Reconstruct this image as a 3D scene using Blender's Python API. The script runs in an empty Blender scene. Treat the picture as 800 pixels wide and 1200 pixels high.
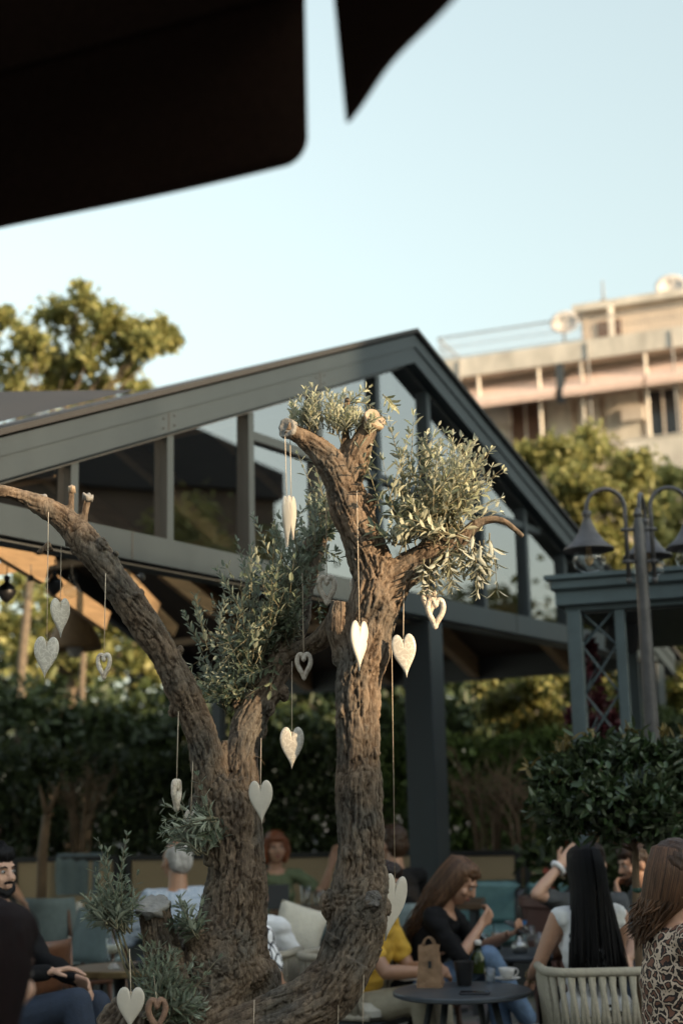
import bpy, bmesh, math, random
import numpy as np
from mathutils import Vector, Matrix, Quaternion, noise, kdtree
random.seed(7); rng = np.random.default_rng(7)
SC = bpy.context.scene
COL = SC.collection
R = math.radians
PI = math.pi
V = Vector

# ------------------------------------------------------------------ camera
CAM_H = 1.54; PITCH = R(11.6); ROLL = R(-1.3); F = 1667.0
cam_d = bpy.data.cameras.new('camera'); cam = bpy.data.objects.new('camera', cam_d); COL.objects.link(cam)
cam_d.sensor_fit = 'VERTICAL'; cam_d.sensor_height = 36; cam_d.sensor_width = 24; cam_d.lens = 50
cam_d.clip_start = 0.05; cam_d.clip_end = 600
CM = Matrix.Rotation(PI/2 + PITCH, 3, 'X') @ Matrix.Rotation(ROLL, 3, 'Z')
cam.matrix_world = Matrix.Translation((0, 0, CAM_H)) @ CM.to_4x4()
cam_d.dof.use_dof = True; cam_d.dof.focus_distance = 4.95; cam_d.dof.aperture_fstop = 1.9
cam_d.dof.aperture_blades = 0
SC.camera = cam
C0 = V((0, 0, CAM_H))
def P(px, py, d):
    """point of the place seen at photo position (px, py) at world distance y = d"""
    v = CM @ V(((px-400)/F, (600-py)/F, -1.0))
    return C0 + v*(d/v.y)
def PX(px_size, d): return px_size*d/F
def PZ(px, py, z):
    v = CM @ V(((px-400)/F, (600-py)/F, -1.0))
    return C0 + v*((z-CAM_H)/v.z)

# ------------------------------------------------------------------ materials
MATS = {}
def nodes(m):
    m.use_nodes = True; nt = m.node_tree; return nt, nt.nodes, nt.links
def pm(name, col, rough=0.6, var=0.25, scale=8.0, bump=0.15, bscale=None, metal=0.0, detail=6, stretch=None, col2=None, spec=0.5, contrast=(0.3, 0.7)):
    if name in MATS: return MATS[name]
    m = bpy.data.materials.new(name); nt, N, L = nodes(m)
    b = N['Principled BSDF']; b.inputs['Roughness'].default_value = rough; b.inputs['Metallic'].default_value = metal
    b.inputs['Specular IOR Level'].default_value = spec
    tc = N.new('ShaderNodeTexCoord'); mp = N.new('ShaderNodeMapping')
    L.new(tc.outputs['Object'], mp.inputs['Vector'])
    if stretch: mp.inputs['Scale'].default_value = stretch
    n = N.new('ShaderNodeTexNoise'); n.inputs['Scale'].default_value = scale; n.inputs['Detail'].default_value = detail
    n.inputs['Roughness'].default_value = 0.65
    L.new(mp.outputs['Vector'], n.inputs['Vector'])
    r = N.new('ShaderNodeValToRGB'); L.new(n.outputs['Fac'], r.inputs['Fac'])
    c2 = col2 if col2 else [min(1, c*(1+var)) for c in col]
    c1 = [c*(1-var) for c in col]
    r.color_ramp.elements[0].position = contrast[0]; r.color_ramp.elements[1].position = contrast[1]
    r.color_ramp.elements[0].color = (*c1, 1); r.color_ramp.elements[1].color = (*c2, 1)
    L.new(r.outputs['Color'], b.inputs['Base Color'])
    # roughness breakup
    mr = N.new('ShaderNodeMapRange'); mr.inputs['To Min'].default_value = max(0.03, rough-0.12); mr.inputs['To Max'].default_value = min(1, rough+0.12)
    L.new(n.outputs['Fac'], mr.inputs['Value']); L.new(mr.outputs['Result'], b.inputs['Roughness'])
    if bump > 0:
        n2 = N.new('ShaderNodeTexNoise'); n2.inputs['Scale'].default_value = bscale or scale*4; n2.inputs['Detail'].default_value = 6
        L.new(mp.outputs['Vector'], n2.inputs['Vector'])
        bp = N.new('ShaderNodeBump'); bp.inputs['Strength'].default_value = bump; bp.inputs['Distance'].default_value = 0.02
        L.new(n2.outputs['Fac'], bp.inputs['Height']); L.new(bp.outputs['Normal'], b.inputs['Normal'])
    MATS[name] = m
    return m
def leafmat(name, c_dark, c_light, back=None, trans=0.3, rough=0.5):
    if name in MATS: return MATS[name]
    m = bpy.data.materials.new(name); nt, N, L = nodes(m)
    b = N['Principled BSDF']; b.inputs['Roughness'].default_value = rough; b.inputs['Specular IOR Level'].default_value = 0.35
    g = N.new('ShaderNodeNewGeometry'); r = N.new('ShaderNodeValToRGB')
    L.new(g.outputs['Random Per Island'], r.inputs['Fac'])
    r.color_ramp.elements[0].color = (*c_dark, 1); r.color_ramp.elements[1].color = (*c_light, 1)
    out = r.outputs['Color']
    if back:
        mx = N.new('ShaderNodeMix'); mx.data_type = 'RGBA'
        L.new(g.outputs['Backfacing'], mx.inputs['Factor']); L.new(out, mx.inputs['A']); mx.inputs['B'].default_value = (*back, 1)
        out = mx.outputs['Result']
    L.new(out, b.inputs['Base Color'])
    t = N.new('ShaderNodeBsdfTranslucent'); L.new(out, t.inputs['Color'])
    ms = N.new('ShaderNodeMixShader'); ms.inputs['Fac'].default_value = trans
    L.new(b.outputs['BSDF'], ms.inputs[1]); L.new(t.outputs['BSDF'], ms.inputs[2])
    L.new(ms.outputs['Shader'], N['Material Output'].inputs['Surface'])
    MATS[name] = m
    return m
def glassmat(name, ior=1.5, tint=(0.9, 0.93, 0.92), gloss=0.95):
    if name in MATS: return MATS[name]
    m = bpy.data.materials.new(name); nt, N, L = nodes(m); N.remove(N['Principled BSDF'])
    t = N.new('ShaderNodeBsdfTransparent'); t.inputs['Color'].default_value = (*tint, 1)
    g = N.new('ShaderNodeBsdfGlossy'); g.inputs['Roughness'].default_value = 0.01; g.inputs['Color'].default_value = (gloss, gloss, gloss, 1)
    f = N.new('ShaderNodeFresnel'); ge = N.new('ShaderNodeNewGeometry'); io = N.new('ShaderNodeMapRange')
    L.new(ge.outputs['Backfacing'], io.inputs['Value']); io.inputs['To Min'].default_value = ior; io.inputs['To Max'].default_value = 1/ior
    L.new(io.outputs['Result'], f.inputs['IOR'])
    ms = N.new('ShaderNodeMixShader'); L.new(f.outputs['Fac'], ms.inputs['Fac']); L.new(t.outputs['BSDF'], ms.inputs[1]); L.new(g.outputs['BSDF'], ms.inputs[2])
    L.new(ms.outputs['Shader'], N['Material Output'].inputs['Surface'])
    MATS[name] = m
    return m

# ------------------------------------------------------------------ objects
def setp(o, label=None, cat=None, group=None, kind=None):
    if label: o['label'] = label
    if cat: o['category'] = cat
    if group: o['group'] = group
    if kind: o['kind'] = kind
    return o
def thing(name, label, cat, loc=(0, 0, 0), group=None):
    o = bpy.data.objects.new(name, None); COL.objects.link(o); o.location = loc; o.empty_display_size = 0.1
    return setp(o, label, cat, group)
def root_loc(p):
    l = V((0, 0, 0))
    while p is not None: l = l + V(p.location); p = p.parent
    return l
def link(name, me, mat, parent=None):
    o = bpy.data.objects.new(name, me); COL.objects.link(o)
    if mat is not None and not me.materials: me.materials.append(mat)
    if parent is not None:
        l = root_loc(parent); me.transform(Matrix.Translation(-l)); o.parent = parent
    return o
def copy_tree(o, parent=None):
    c = o.copy(); COL.objects.link(c)
    if parent is not None: c.parent = parent
    for ch in o.children: copy_tree(ch, c)
    return c
def mesh_np(name, verts, quads, smooth=False):
    verts = np.asarray(verts, dtype=np.float32); quads = np.asarray(quads, dtype=np.int32)
    me = bpy.data.meshes.new(name); me.vertices.add(len(verts)); me.vertices.foreach_set('co', verts.ravel())
    k = quads.shape[1]
    me.loops.add(quads.size); me.loops.foreach_set('vertex_index', quads.ravel())
    me.polygons.add(len(quads)); me.polygons.foreach_set('loop_start', np.arange(0, quads.size, k, dtype=np.int32))
    me.update(calc_edges=True); me.validate()
    if smooth: me.polygons.foreach_set('use_smooth', np.ones(len(me.polygons), dtype=bool))
    return me

def roughen(me, fn):
    n = len(me.vertices); co = np.empty(n*3, np.float32); no = np.empty(n*3, np.float32)
    me.vertices.foreach_get('co', co); me.vertices.foreach_get('normal', no); co = co.reshape(-1, 3); no = no.reshape(-1, 3)
    d = np.array([fn(V(p)) for p in co.tolist()], np.float32).reshape(-1, 1)
    me.vertices.foreach_set('co', (co+no*d).ravel()); me.update()
def frame(d, up=(0, 0, 1)):
    d = V(d).normalized(); up = V(up)
    if abs(d.dot(up)) > 0.98: up = V((1, 0, 0)) if abs(d.x) < 0.9 else V((0, 1, 0))
    x = d.cross(up).normalized(); y = x.cross(d).normalized()
    return x, y, d
class MB:
    def __init__(s): s.v = []; s.f = []
    def box(s, c, size, rot=None, bevel=0.0):
        c = V(c); hx, hy, hz = size[0]/2, size[1]/2, size[2]/2; n = len(s.v)
        rot = rot or Matrix.Identity(3)
        if bevel <= 0:
            for z in (-1, 1):
                for x, y in ((-1, -1), (1, -1), (1, 1), (-1, 1)): s.v.append(c + rot @ V((x*hx, y*hy, z*hz)))
            s.f += [(n+3, n+2, n+1, n), (n+4, n+5, n+6, n+7)] + [(n+i, n+(i+1) % 4, n+4+(i+1) % 4, n+4+i) for i in range(4)]
        else:
            b = bevel; rings = [(-hz, b), (-hz+b, 0), (hz-b, 0), (hz, b)]
            for z, ins in rings:
                X, Y = hx-ins, hy-ins
                for x, y in ((-X+b, -Y), (X-b, -Y), (X, -Y+b), (X, Y-b), (X-b, Y), (-X+b, Y), (-X, Y-b), (-X, -Y+b)):
                    s.v.append(c + rot @ V((x, y, z)))
            for k in range(3):
                for i in range(8): s.f.append((n+k*8+i, n+k*8+(i+1) % 8, n+k*8+8+(i+1) % 8, n+k*8+8+i))
            s.f.append(tuple(n+i for i in reversed(range(8)))); s.f.append(tuple(n+24+i for i in range(8)))
        return s
    def bar(s, a, b, w, h, up=(0, 0, 1)):
        a = V(a); b = V(b); x, y, d = frame(b-a, up)
        rot = Matrix((x, d, y)).transposed()
        return s.box((a+b)/2, (w, (b-a).length, h), rot)
    def tube(s, pts, rad, seg=10, cap=True, closed=False, squash=None):
        pts = [V(p) for p in pts]; n0 = len(s.v); m = len(pts)
        if not hasattr(rad, '__len__'): rad = [rad]*m
        px = None
        for i, p in enumerate(pts):
            if closed: t = pts[(i+1) % m]-pts[i-1]
            else: t = pts[min(i+1, m-1)]-pts[max(i-1, 0)]
            if t.length < 1e-9: t = V((0, 0, 1))
            t.normalize()
            if px is None: px, py, _ = frame(t)
            else:
                px = px - t*px.dot(t)
                if px.length < 1e-6: px, _, _ = frame(t)
                px.normalize()
            py = t.cross(px)
            for k in range(seg):
                a = 2*PI*k/seg
                s.v.append(p + (px*math.cos(a) + py*math.sin(a))*rad[i])
        rr = m if closed else m-1
        for i in range(rr):
            j = (i+1) % m
            for k in range(seg): s.f.append((n0+i*seg+k, n0+i*seg+(k+1) % seg, n0+j*seg+(k+1) % seg, n0+j*seg+k))
        if cap and not closed:
            s.f.append(tuple(n0+k for k in reversed(range(seg)))); s.f.append(tuple(n0+(m-1)*seg+k for k in range(seg)))
        return s
    def cap(s, a, ra, b, rb, seg=12):
        a = V(a); b = V(b); d = b-a
        if d.length < 1e-6: return s.ell(a, (ra, ra, ra))
        d.normalize(); pts = []; rad = []
        for k in range(5):
            t = -PI/2 + PI/2*k/4; pts.append(a + d*ra*math.sin(t)); rad.append(max(ra*math.cos(t), ra*0.05))
        for k in range(5):
            t = PI/2*k/4; pts.append(b + d*rb*math.sin(t)); rad.append(max(rb*math.cos(t), rb*0.05))
        return s.tube(pts, rad, seg)
    def chain(s, pts, rads, seg=12):
        for i in range(len(pts)-1): s.cap(pts[i], rads[i], pts[i+1], rads[i+1], seg)
        return s
    def ell(s, c, r, rot=None, seg=16, rings=10):
        c = V(c); rot = rot or Matrix.Identity(3); n = len(s.v)
        for i in range(1, rings):
            t = PI*i/rings
            for k in range(seg):
                a = 2*PI*k/seg
                s.v.append(c + rot @ V((r[0]*math.sin(t)*math.cos(a), r[1]*math.sin(t)*math.sin(a), r[2]*math.cos(t))))
        for i in range(rings-2):
            for k in range(seg): s.f.append((n+i*seg+k, n+(i+1)*seg+k, n+(i+1)*seg+(k+1) % seg, n+i*seg+(k+1) % seg))
        s.v.append(c + rot @ V((0, 0, r[2]))); s.v.append(c + rot @ V((0, 0, -r[2]))); t = len(s.v)-2
        for k in range(seg):
            s.f.append((t, n+k, n+(k+1) % seg)); s.f.append((t+1, n+(rings-2)*seg+(k+1) % seg, n+(rings-2)*seg+k))
        return s
    def lathe(s, prof, c, seg=24, rot=None, closed=True):
        c = V(c); rot = rot or Matrix.Identity(3); n = len(s.v); m = len(prof)
        for r, z in prof:
            for k in range(seg):
                a = 2*PI*k/seg; s.v.append(c + rot @ V((r*math.cos(a), r*math.sin(a), z)))
        for i in range(m-1):
            for k in range(seg): s.f.append((n+i*seg+k, n+i*seg+(k+1) % seg, n+(i+1)*seg+(k+1) % seg, n+(i+1)*seg+k))
        if closed:
            s.f.append(tuple(n+k for k in reversed(range(seg)))); s.f.append(tuple(n+(m-1)*seg+k for k in range(seg)))
        return s
    def poly(s, pts, thick):
        """prism of a planar polygon, thick = vector"""
        n = len(s.v); m = len(pts); th = V(thick)
        s.v += [V(p) for p in pts] + [V(p)+th for p in pts]
        s.f.append(tuple(n+i for i in reversed(range(m)))); s.f.append(tuple(n+m+i for i in range(m)))
        for i in range(m): s.f.append((n+i, n+(i+1) % m, n+m+(i+1) % m, n+m+i))
        return s
    def mesh(s, name, smooth=False):
        me = bpy.data.meshes.new(name); me.from_pydata([tuple(v) for v in s.v], [], s.f); me.update()
        bm = bmesh.new(); bm.from_mesh(me); bmesh.ops.recalc_face_normals(bm, faces=bm.faces); bm.to_mesh(me); bm.free()
        if smooth:
            me.polygons.foreach_set('use_smooth', [True]*len(me.polygons))
            if smooth == 'auto':
                me.polygons.foreach_set('use_smooth', [True]*len(me.polygons)); me.set_sharp_from_angle(angle=R(35))
        return me
    def build(s, name, mat, parent=None, smooth=False): return link(name, s.mesh(name, smooth), mat, parent)
    def remesh(s, name, voxel, smooth=4, fac=0.5):
        me = s.mesh(name); o = bpy.data.objects.new('tmp', me); COL.objects.link(o)
        md = o.modifiers.new('r', 'REMESH'); md.mode = 'VOXEL'; md.voxel_size = voxel; md.use_smooth_shade = True
        if smooth:
            sm = o.modifiers.new('s', 'SMOOTH'); sm.iterations = smooth; sm.factor = fac
        dg = bpy.context.evaluated_depsgraph_get(); dg.update()
        res = bpy.data.meshes.new_from_object(o.evaluated_get(dg)); res.name = name
        bpy.data.objects.remove(o); bpy.data.meshes.remove(me)
        res.polygons.foreach_set('use_smooth', [True]*len(res.polygons))
        return res

# ------------------------------------------------------------------ leaves
def leaves_np(pos, dr, up, ln, wd, fold=0.25, curl=0.08):
    pos = np.asarray(pos, float); dr = np.asarray(dr, float); up = np.asarray(up, float)
    dr /= np.linalg.norm(dr, axis=1, keepdims=True)+1e-9
    sd = np.cross(dr, up); sd /= np.linalg.norm(sd, axis=1, keepdims=True)+1e-9
    nn = np.cross(sd, dr)
    ln = np.asarray(ln, float).reshape(-1, 1)*np.ones((len(pos), 1)); wd = np.asarray(wd, float).reshape(-1, 1)*np.ones((len(pos), 1))
    b = pos; tip = pos+dr*ln - nn*ln*curl
    def q(t, s): return pos + dr*ln*t + sd*s*wd*0.5 + nn*wd*fold*0.5*abs(s)
    vs = np.stack([b, q(.3, 1), q(.7, .85), tip, q(.7, -.85), q(.3, -1)], axis=1).reshape(-1, 3)
    i = (np.arange(len(pos))*6).reshape(-1, 1)
    fs = np.concatenate([i+np.array([[0, 1, 2, 3]]), i+np.array([[0, 3, 4, 5]])], axis=1).reshape(-1, 4)
    return vs, fs
def rnd_dirs(n, zb=0.0):
    d = rng.normal(size=(n, 3)); d[:, 2] += zb; return d/np.linalg.norm(d, axis=1, keepdims=True)
def leaf_clumps(name, mat, clumps, per, ln, wd, parent=None, zb=0.3, hollow=0.5, loose=.25):
    """clumps: list of (centre, radius or radii); leaves through each clump's volume, thicker to its outside"""
    pos = []; wts = []
    for c, r in clumps:
        rr = np.array(r if hasattr(r, '__len__') else (r, r, r)); n = int(per*(np.prod(rr)**(1/3))**2) if per < 0 else int(per)
        if per < 0: n = int(-per*(np.prod(rr)**(1/3))**2)
        u = rnd_dirs(n); rad = np.where(rng.random((n, 1)) < 1-loose, rng.random((n, 1))**hollow, np.minimum(1.6+loose, np.abs(rng.normal(size=(n, 1)))*(.6+.8*loose)))
        lump = np.array([0.75+0.5*noise.noise(V(x*2.2+np.array(c))) for x in u]).reshape(-1, 1)
        pos.append(np.array(c)+u*rad*rr*lump)
    pos = np.concatenate(pos); n = len(pos)
    dr = rnd_dirs(n, zb); up = rnd_dirs(n, 0.8)
    vs, fs = leaves_np(pos, dr, up, ln*(0.6+0.8*rng.random(n)), wd*(0.7+0.6*rng.random(n)))
    return link(name, mesh_np(name, vs, fs), mat, parent)
# ------------------------------------------------------------------ palette
M_metal = pm('grey_painted_metal', (.0135, .0215, .0265), .5, .22, 1.6, .08, detail=10, stretch=(1, 1, .35))
M_metal_dark = pm('dark_painted_metal', (.045, .05, .052), .45, .15, 3, .05)
M_teal = pm('teal_painted_metal', (.062, .088, .096), .5, .25, 3, .08)
M_roof = pm('dark_roof_sheet', (.020, .020, .020), .85, .2, 3, .05)
M_rafter = pm('pale_rafter_timber', (.42, .27, .15), .6, .25, 4, .1, stretch=(1, 1, 6))
M_board = pm('brown_roof_boards', (.06, .04, .026), .65, .3, 5, .1)
M_pane = glassmat('gable_glass', 4.4, (.78, .80, .79))
M_glass = glassmat('clear_glass', 1.7, (.92, .94, .94))
M_bark = None
M_cut = pm('sawn_olive_wood', (.30, .23, .16), .8, .35, 18, .3)
M_cut_grey = pm('weathered_sawn_wood', (.22, .21, .19), .85, .3, 16, .3)
M_olive = leafmat('olive_leaves', (.075, .10, .060), (.17, .20, .125), back=(.30, .33, .25), trans=.18)
M_olive_lit = leafmat('olive_sunlit_leaves', (.19, .21, .12), (.42, .42, .27), back=(.46, .47, .36), trans=.25)  # paler copy of the olive leaves, sunlight put into the colour
M_olive_pale = leafmat('olive_pale_leaves', (.22, .23, .15), (.40, .40, .30), back=(.45, .45, .36), trans=.2)
M_stem = pm('olive_stem', (.16, .14, .08), .7, .3, 20, .1)
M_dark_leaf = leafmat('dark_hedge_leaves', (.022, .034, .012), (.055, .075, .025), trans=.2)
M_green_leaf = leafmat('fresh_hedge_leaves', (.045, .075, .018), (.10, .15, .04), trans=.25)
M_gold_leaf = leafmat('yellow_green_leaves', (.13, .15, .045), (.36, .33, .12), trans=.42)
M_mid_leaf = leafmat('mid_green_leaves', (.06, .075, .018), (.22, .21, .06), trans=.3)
M_bay = leafmat('glossy_bay_leaves', (.018, .034, .012), (.05, .08, .028), back=(.06, .08, .04), trans=.12, rough=.28)
M_bay_tip = leafmat('young_bay_tips', (.12, .09, .03), (.22, .17, .06), trans=.2)
M_red_leaf = leafmat('plum_red_leaves', (.06, .012, .018), (.17, .05, .06), trans=.25)
M_twig = pm('grey_brown_twigs', (.13, .085, .05), .8, .3, 9, .2)
M_trunk = pm('tree_bark', (.12, .09, .06), .85, .35, 9, .4)
M_heart = pm('cream_ceramic', (.52, .47, .39), .45, .08, 10, .08)
M_string = pm('cotton_string', (.55, .45, .33), .9, .2, 60, .0)
M_wire = pm('dark_wire', (.03, .03, .03), .5, .2, 10, 0)
M_wood_heart = pm('whitewashed_wood', (.55, .42, .30), .8, .35, 40, .35, col2=(.74, .68, .58))
M_canopy = pm('black_brown_canvas', (.045, .026, .019), .95, .25, 90, .3, spec=.05)
M_skin = pm('warm_skin', (.42, .235, .155), .5, .1, 14, .03)
M_skin_pale = pm('pale_skin', (.50, .30, .21), .5, .1, 14, .03)
M_skin_tan = pm('tanned_skin', (.33, .175, .105), .5, .1, 14, .03)
M_eye = pm('eye_white', (.36, .34, .32), .25, .03, 10, 0)
M_iris = pm('dark_iris', (.02, .012, .008), .2, .1, 10, 0)
M_lip = pm('lips', (.30, .10, .08), .45, .1, 20, .02)
def hairmat(n, c, rough=.45):
    m = pm(n, c, rough, .45, 40, .25, stretch=(1, 1, .12)); nt, N, L = nodes(m); b = N['Principled BSDF']; src = b.inputs['Base Color'].links[0].from_socket
    g = N.new('ShaderNodeNewGeometry'); mr = N.new('ShaderNodeMapRange'); mr.inputs['To Min'].default_value = .5; mr.inputs['To Max'].default_value = 1.7; L.new(g.outputs['Random Per Island'], mr.inputs['Value'])
    x = N.new('ShaderNodeMix'); x.data_type = 'RGBA'; x.blend_type = 'MULTIPLY'; x.inputs['Factor'].default_value = 1; L.new(src, x.inputs['A']); L.new(mr.outputs['Result'], x.inputs['B']); L.new(x.outputs['Result'], b.inputs['Base Color']); b.inputs['Specular IOR Level'].default_value = .28
    return m
H_black = hairmat('black_hair', (.004, .0035, .004), .62); H_black.node_tree.nodes['Principled BSDF'].inputs['Specular IOR Level'].default_value = .2
H_dark = hairmat('dark_brown_hair', (.018, .010, .007))
H_brown = hairmat('brown_hair', (.075, .038, .020))
H_light = hairmat('highlighted_brown_hair', (.07, .036, .019))
H_auburn = hairmat('auburn_hair', (.12, .04, .018))
H_grey = hairmat('grey_hair', (.22, .21, .20))
M_blackcloth = pm('black_cloth', (.010, .010, .011), .9, .2, 30, .1, spec=.15)
M_white = pm('white_cotton', (.72, .72, .72), .85, .05, 20, .15)
M_jeans = pm('blue_denim', (.10, .16, .26), .85, .25, 25, .2)
M_jeans_dark = pm('dark_denim', (.018, .028, .05), .85, .25, 25, .2)
M_beige = pm('beige_chino', (.36, .32, .23), .85, .1, 25, .15)
M_yellow = pm('mustard_cotton', (.55, .33, .04), .85, .1, 20, .15)
M_olivetop = pm('sage_green_cotton', (.12, .15, .08), .85, .15, 20, .15)
M_greytop = pm('grey_cotton', (.06, .065, .07), .85, .15, 20, .15)
M_shoe = pm('dark_shoe_leather', (.02, .018, .016), .5, .2, 20, .1)
M_trainer = pm('white_trainer', (.55, .53, .50), .6, .1, 20, .1)
M_black = pm('black_plastic', (.012, .012, .013), .4, .2, 20, .05)
M_tabletop = pm('dark_slate_tabletop', (.040, .049, .058), .38, .25, 9, .04)
M_tablewood = pm('brown_table_wood', (.11, .065, .035), .42, .35, 6, .08, stretch=(1, 8, 1))
M_brass = pm('brass_table_rim', (.22, .16, .08), .35, .2, 20, .03, metal=.7)
M_chairblue = pm('grey_blue_upholstery', (.13, .17, .18), .9, .15, 25, .2)
M_tealcush = pm('teal_upholstery', (.16, .29, .30), .9, .15, 18, .15)
M_chairwood = pm('warm_chair_wood', (.10, .042, .02), .45, .3, 6, .06, stretch=(8, 1, 1))
M_rope = pm('cream_rope', (.40, .36, .28), .9, .15, 60, .5, bscale=180)
M_cushion = pm('cream_cushion', (.50, .47, .39), .9, .08, 14, .2)
M_paper = pm('kraft_paper', (.25, .15, .085), .85, .15, 10, .3)
M_menu = pm('white_card', (.68, .68, .66), .6, .05, 10, .02)
M_china = pm('white_china', (.62, .60, .56), .25, .05, 10, 0)
M_coffee = pm('coffee', (.03, .014, .008), .2, .2, 10, 0)
M_foam = pm('milk_foam', (.45, .30, .19), .8, .1, 40, .1)
M_candle = pm('candle_wax', (.70, .66, .54), .5, .05, 10, .02)
M_pot = pm('maroon_glazed_pot', (.13, .065, .055), .45, .2, 5, .05)
M_soil = pm('dark_soil', (.03, .022, .015), .95, .4, 30, .4)
M_pendant = pm('wicker_shade', (.30, .19, .10), .8, .3, 40, .3)
def wovenmat(name, c1, c2, sc):
    m = bpy.data.materials.new(name); nt, N, L = nodes(m); b = N['Principled BSDF']; b.inputs['Roughness'].default_value = .85
    tc = N.new('ShaderNodeTexCoord'); k = N.new('ShaderNodeTexChecker'); k.inputs['Scale'].default_value = sc
    k.inputs['Color1'].default_value = (*c1, 1); k.inputs['Color2'].default_value = (*c2, 1)
    L.new(tc.outputs['Object'], k.inputs['Vector']); L.new(k.outputs['Color'], b.inputs['Base Color'])
    bp = N.new('ShaderNodeBump'); bp.inputs['Strength'].default_value = .3; bp.inputs['Distance'].default_value = .005
    L.new(k.outputs['Fac'], bp.inputs['Height']); L.new(bp.outputs['Normal'], b.inputs['Normal'])
    return m
M_cane = wovenmat('woven_cane', (.42, .32, .20), (.30, .22, .13), 60)
M_check = wovenmat('blue_checked_cotton', (.42, .47, .54), (.28, .34, .43), 55)
def leopard():
    m = bpy.data.materials.new('leopard_print'); nt, N, L = nodes(m); b = N['Principled BSDF']; b.inputs['Roughness'].default_value = .8
    tc = N.new('ShaderNodeTexCoord')
    nz = N.new('ShaderNodeTexNoise'); nz.inputs['Scale'].default_value = 30; L.new(tc.outputs['Object'], nz.inputs['Vector'])
    mx = N.new('ShaderNodeMix'); mx.data_type = 'RGBA'; mx.blend_type = 'LINEAR_LIGHT'; mx.inputs['Factor'].default_value = .02
    L.new(tc.outputs['Object'], mx.inputs['A']); L.new(nz.outputs['Color'], mx.inputs['B'])
    vo = N.new('ShaderNodeTexVoronoi'); vo.inputs['Scale'].default_value = 25; L.new(mx.outputs['Result'], vo.inputs['Vector'])
    ve = N.new('ShaderNodeTexVoronoi'); ve.feature = 'DISTANCE_TO_EDGE'; ve.inputs['Scale'].default_value = 25; L.new(mx.outputs['Result'], ve.inputs['Vector'])
    r = N.new('ShaderNodeValToRGB'); r.color_ramp.interpolation = 'CONSTANT'; e = r.color_ramp.elements
    e[0].position = 0; e[0].color = (.55, .42, .31, 1); e[1].position = .075; e[1].color = (.02, .012, .01, 1)
    x = e.new(.22); x.color = (.17, .075, .045, 1)
    L.new(ve.outputs['Distance'], r.inputs['Fac']); L.new(r.outputs['Color'], b.inputs['Base Color'])
    return m
M_leopard = leopard()
def leafprint():
    m = bpy.data.materials.new('black_leaf_print_cotton'); nt, N, L = nodes(m); b = N['Principled BSDF']; b.inputs['Roughness'].default_value = .85
    tc = N.new('ShaderNodeTexCoord'); vo = N.new('ShaderNodeTexVoronoi'); vo.feature = 'DISTANCE_TO_EDGE'; vo.inputs['Scale'].default_value = 26
    mp = N.new('ShaderNodeMapping'); mp.inputs['Scale'].default_value = (1, 1, .5); mp.inputs['Rotation'].default_value = (.4, .6, .3)
    L.new(tc.outputs['Object'], mp.inputs['Vector']); L.new(mp.outputs['Vector'], vo.inputs['Vector'])
    r = N.new('ShaderNodeValToRGB'); r.color_ramp.interpolation = 'CONSTANT'; e = r.color_ramp.elements
    e[0].position = 0; e[0].color = (.02, .02, .025, 1); e[1].position = .09; e[1].color = (.72, .72, .73, 1)
    L.new(vo.outputs['Distance'], r.inputs['Fac']); L.new(r.outputs['Color'], b.inputs['Base Color'])
    return m
M_print = leafprint()
def embossed():
    m = bpy.data.materials.new('embossed_cream_ceramic'); nt, N, L = nodes(m); b = N['Principled BSDF']; b.inputs['Roughness'].default_value = .4
    tc = N.new('ShaderNodeTexCoord'); nz = N.new('ShaderNodeTexNoise'); nz.inputs['Scale'].default_value = 22
    L.new(tc.outputs['Object'], nz.inputs['Vector'])
    vo = N.new('ShaderNodeTexVoronoi'); vo.feature = 'DISTANCE_TO_EDGE'; vo.inputs['Scale'].default_value = 34
    mx = N.new('ShaderNodeMix'); mx.data_type = 'RGBA'; mx.blend_type = 'LINEAR_LIGHT'; mx.inputs['Factor'].default_value = .06
    L.new(tc.outputs['Object'], mx.inputs['A']); L.new(nz.outputs['Color'], mx.inputs['B']); L.new(mx.outputs['Result'], vo.inputs['Vector'])
    r = N.new('ShaderNodeValToRGB'); e = r.color_ramp.elements; e[0].position = .0; e[0].color = (.62, .58, .50, 1); e[1].position = .10; e[1].color = (.46, .42, .35, 1)
    L.new(vo.outputs['Distance'], r.inputs['Fac']); L.new(r.outputs['Color'], b.inputs['Base Color'])
    bp = N.new('ShaderNodeBump'); bp.inputs['Strength'].default_value = .5; bp.inputs['Distance'].default_value = .004; bp.invert = True
    L.new(r.outputs['Color'], bp.inputs['Height']); L.new(bp.outputs['Normal'], b.inputs['Normal'])
    return m
M_emboss = embossed()
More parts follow.
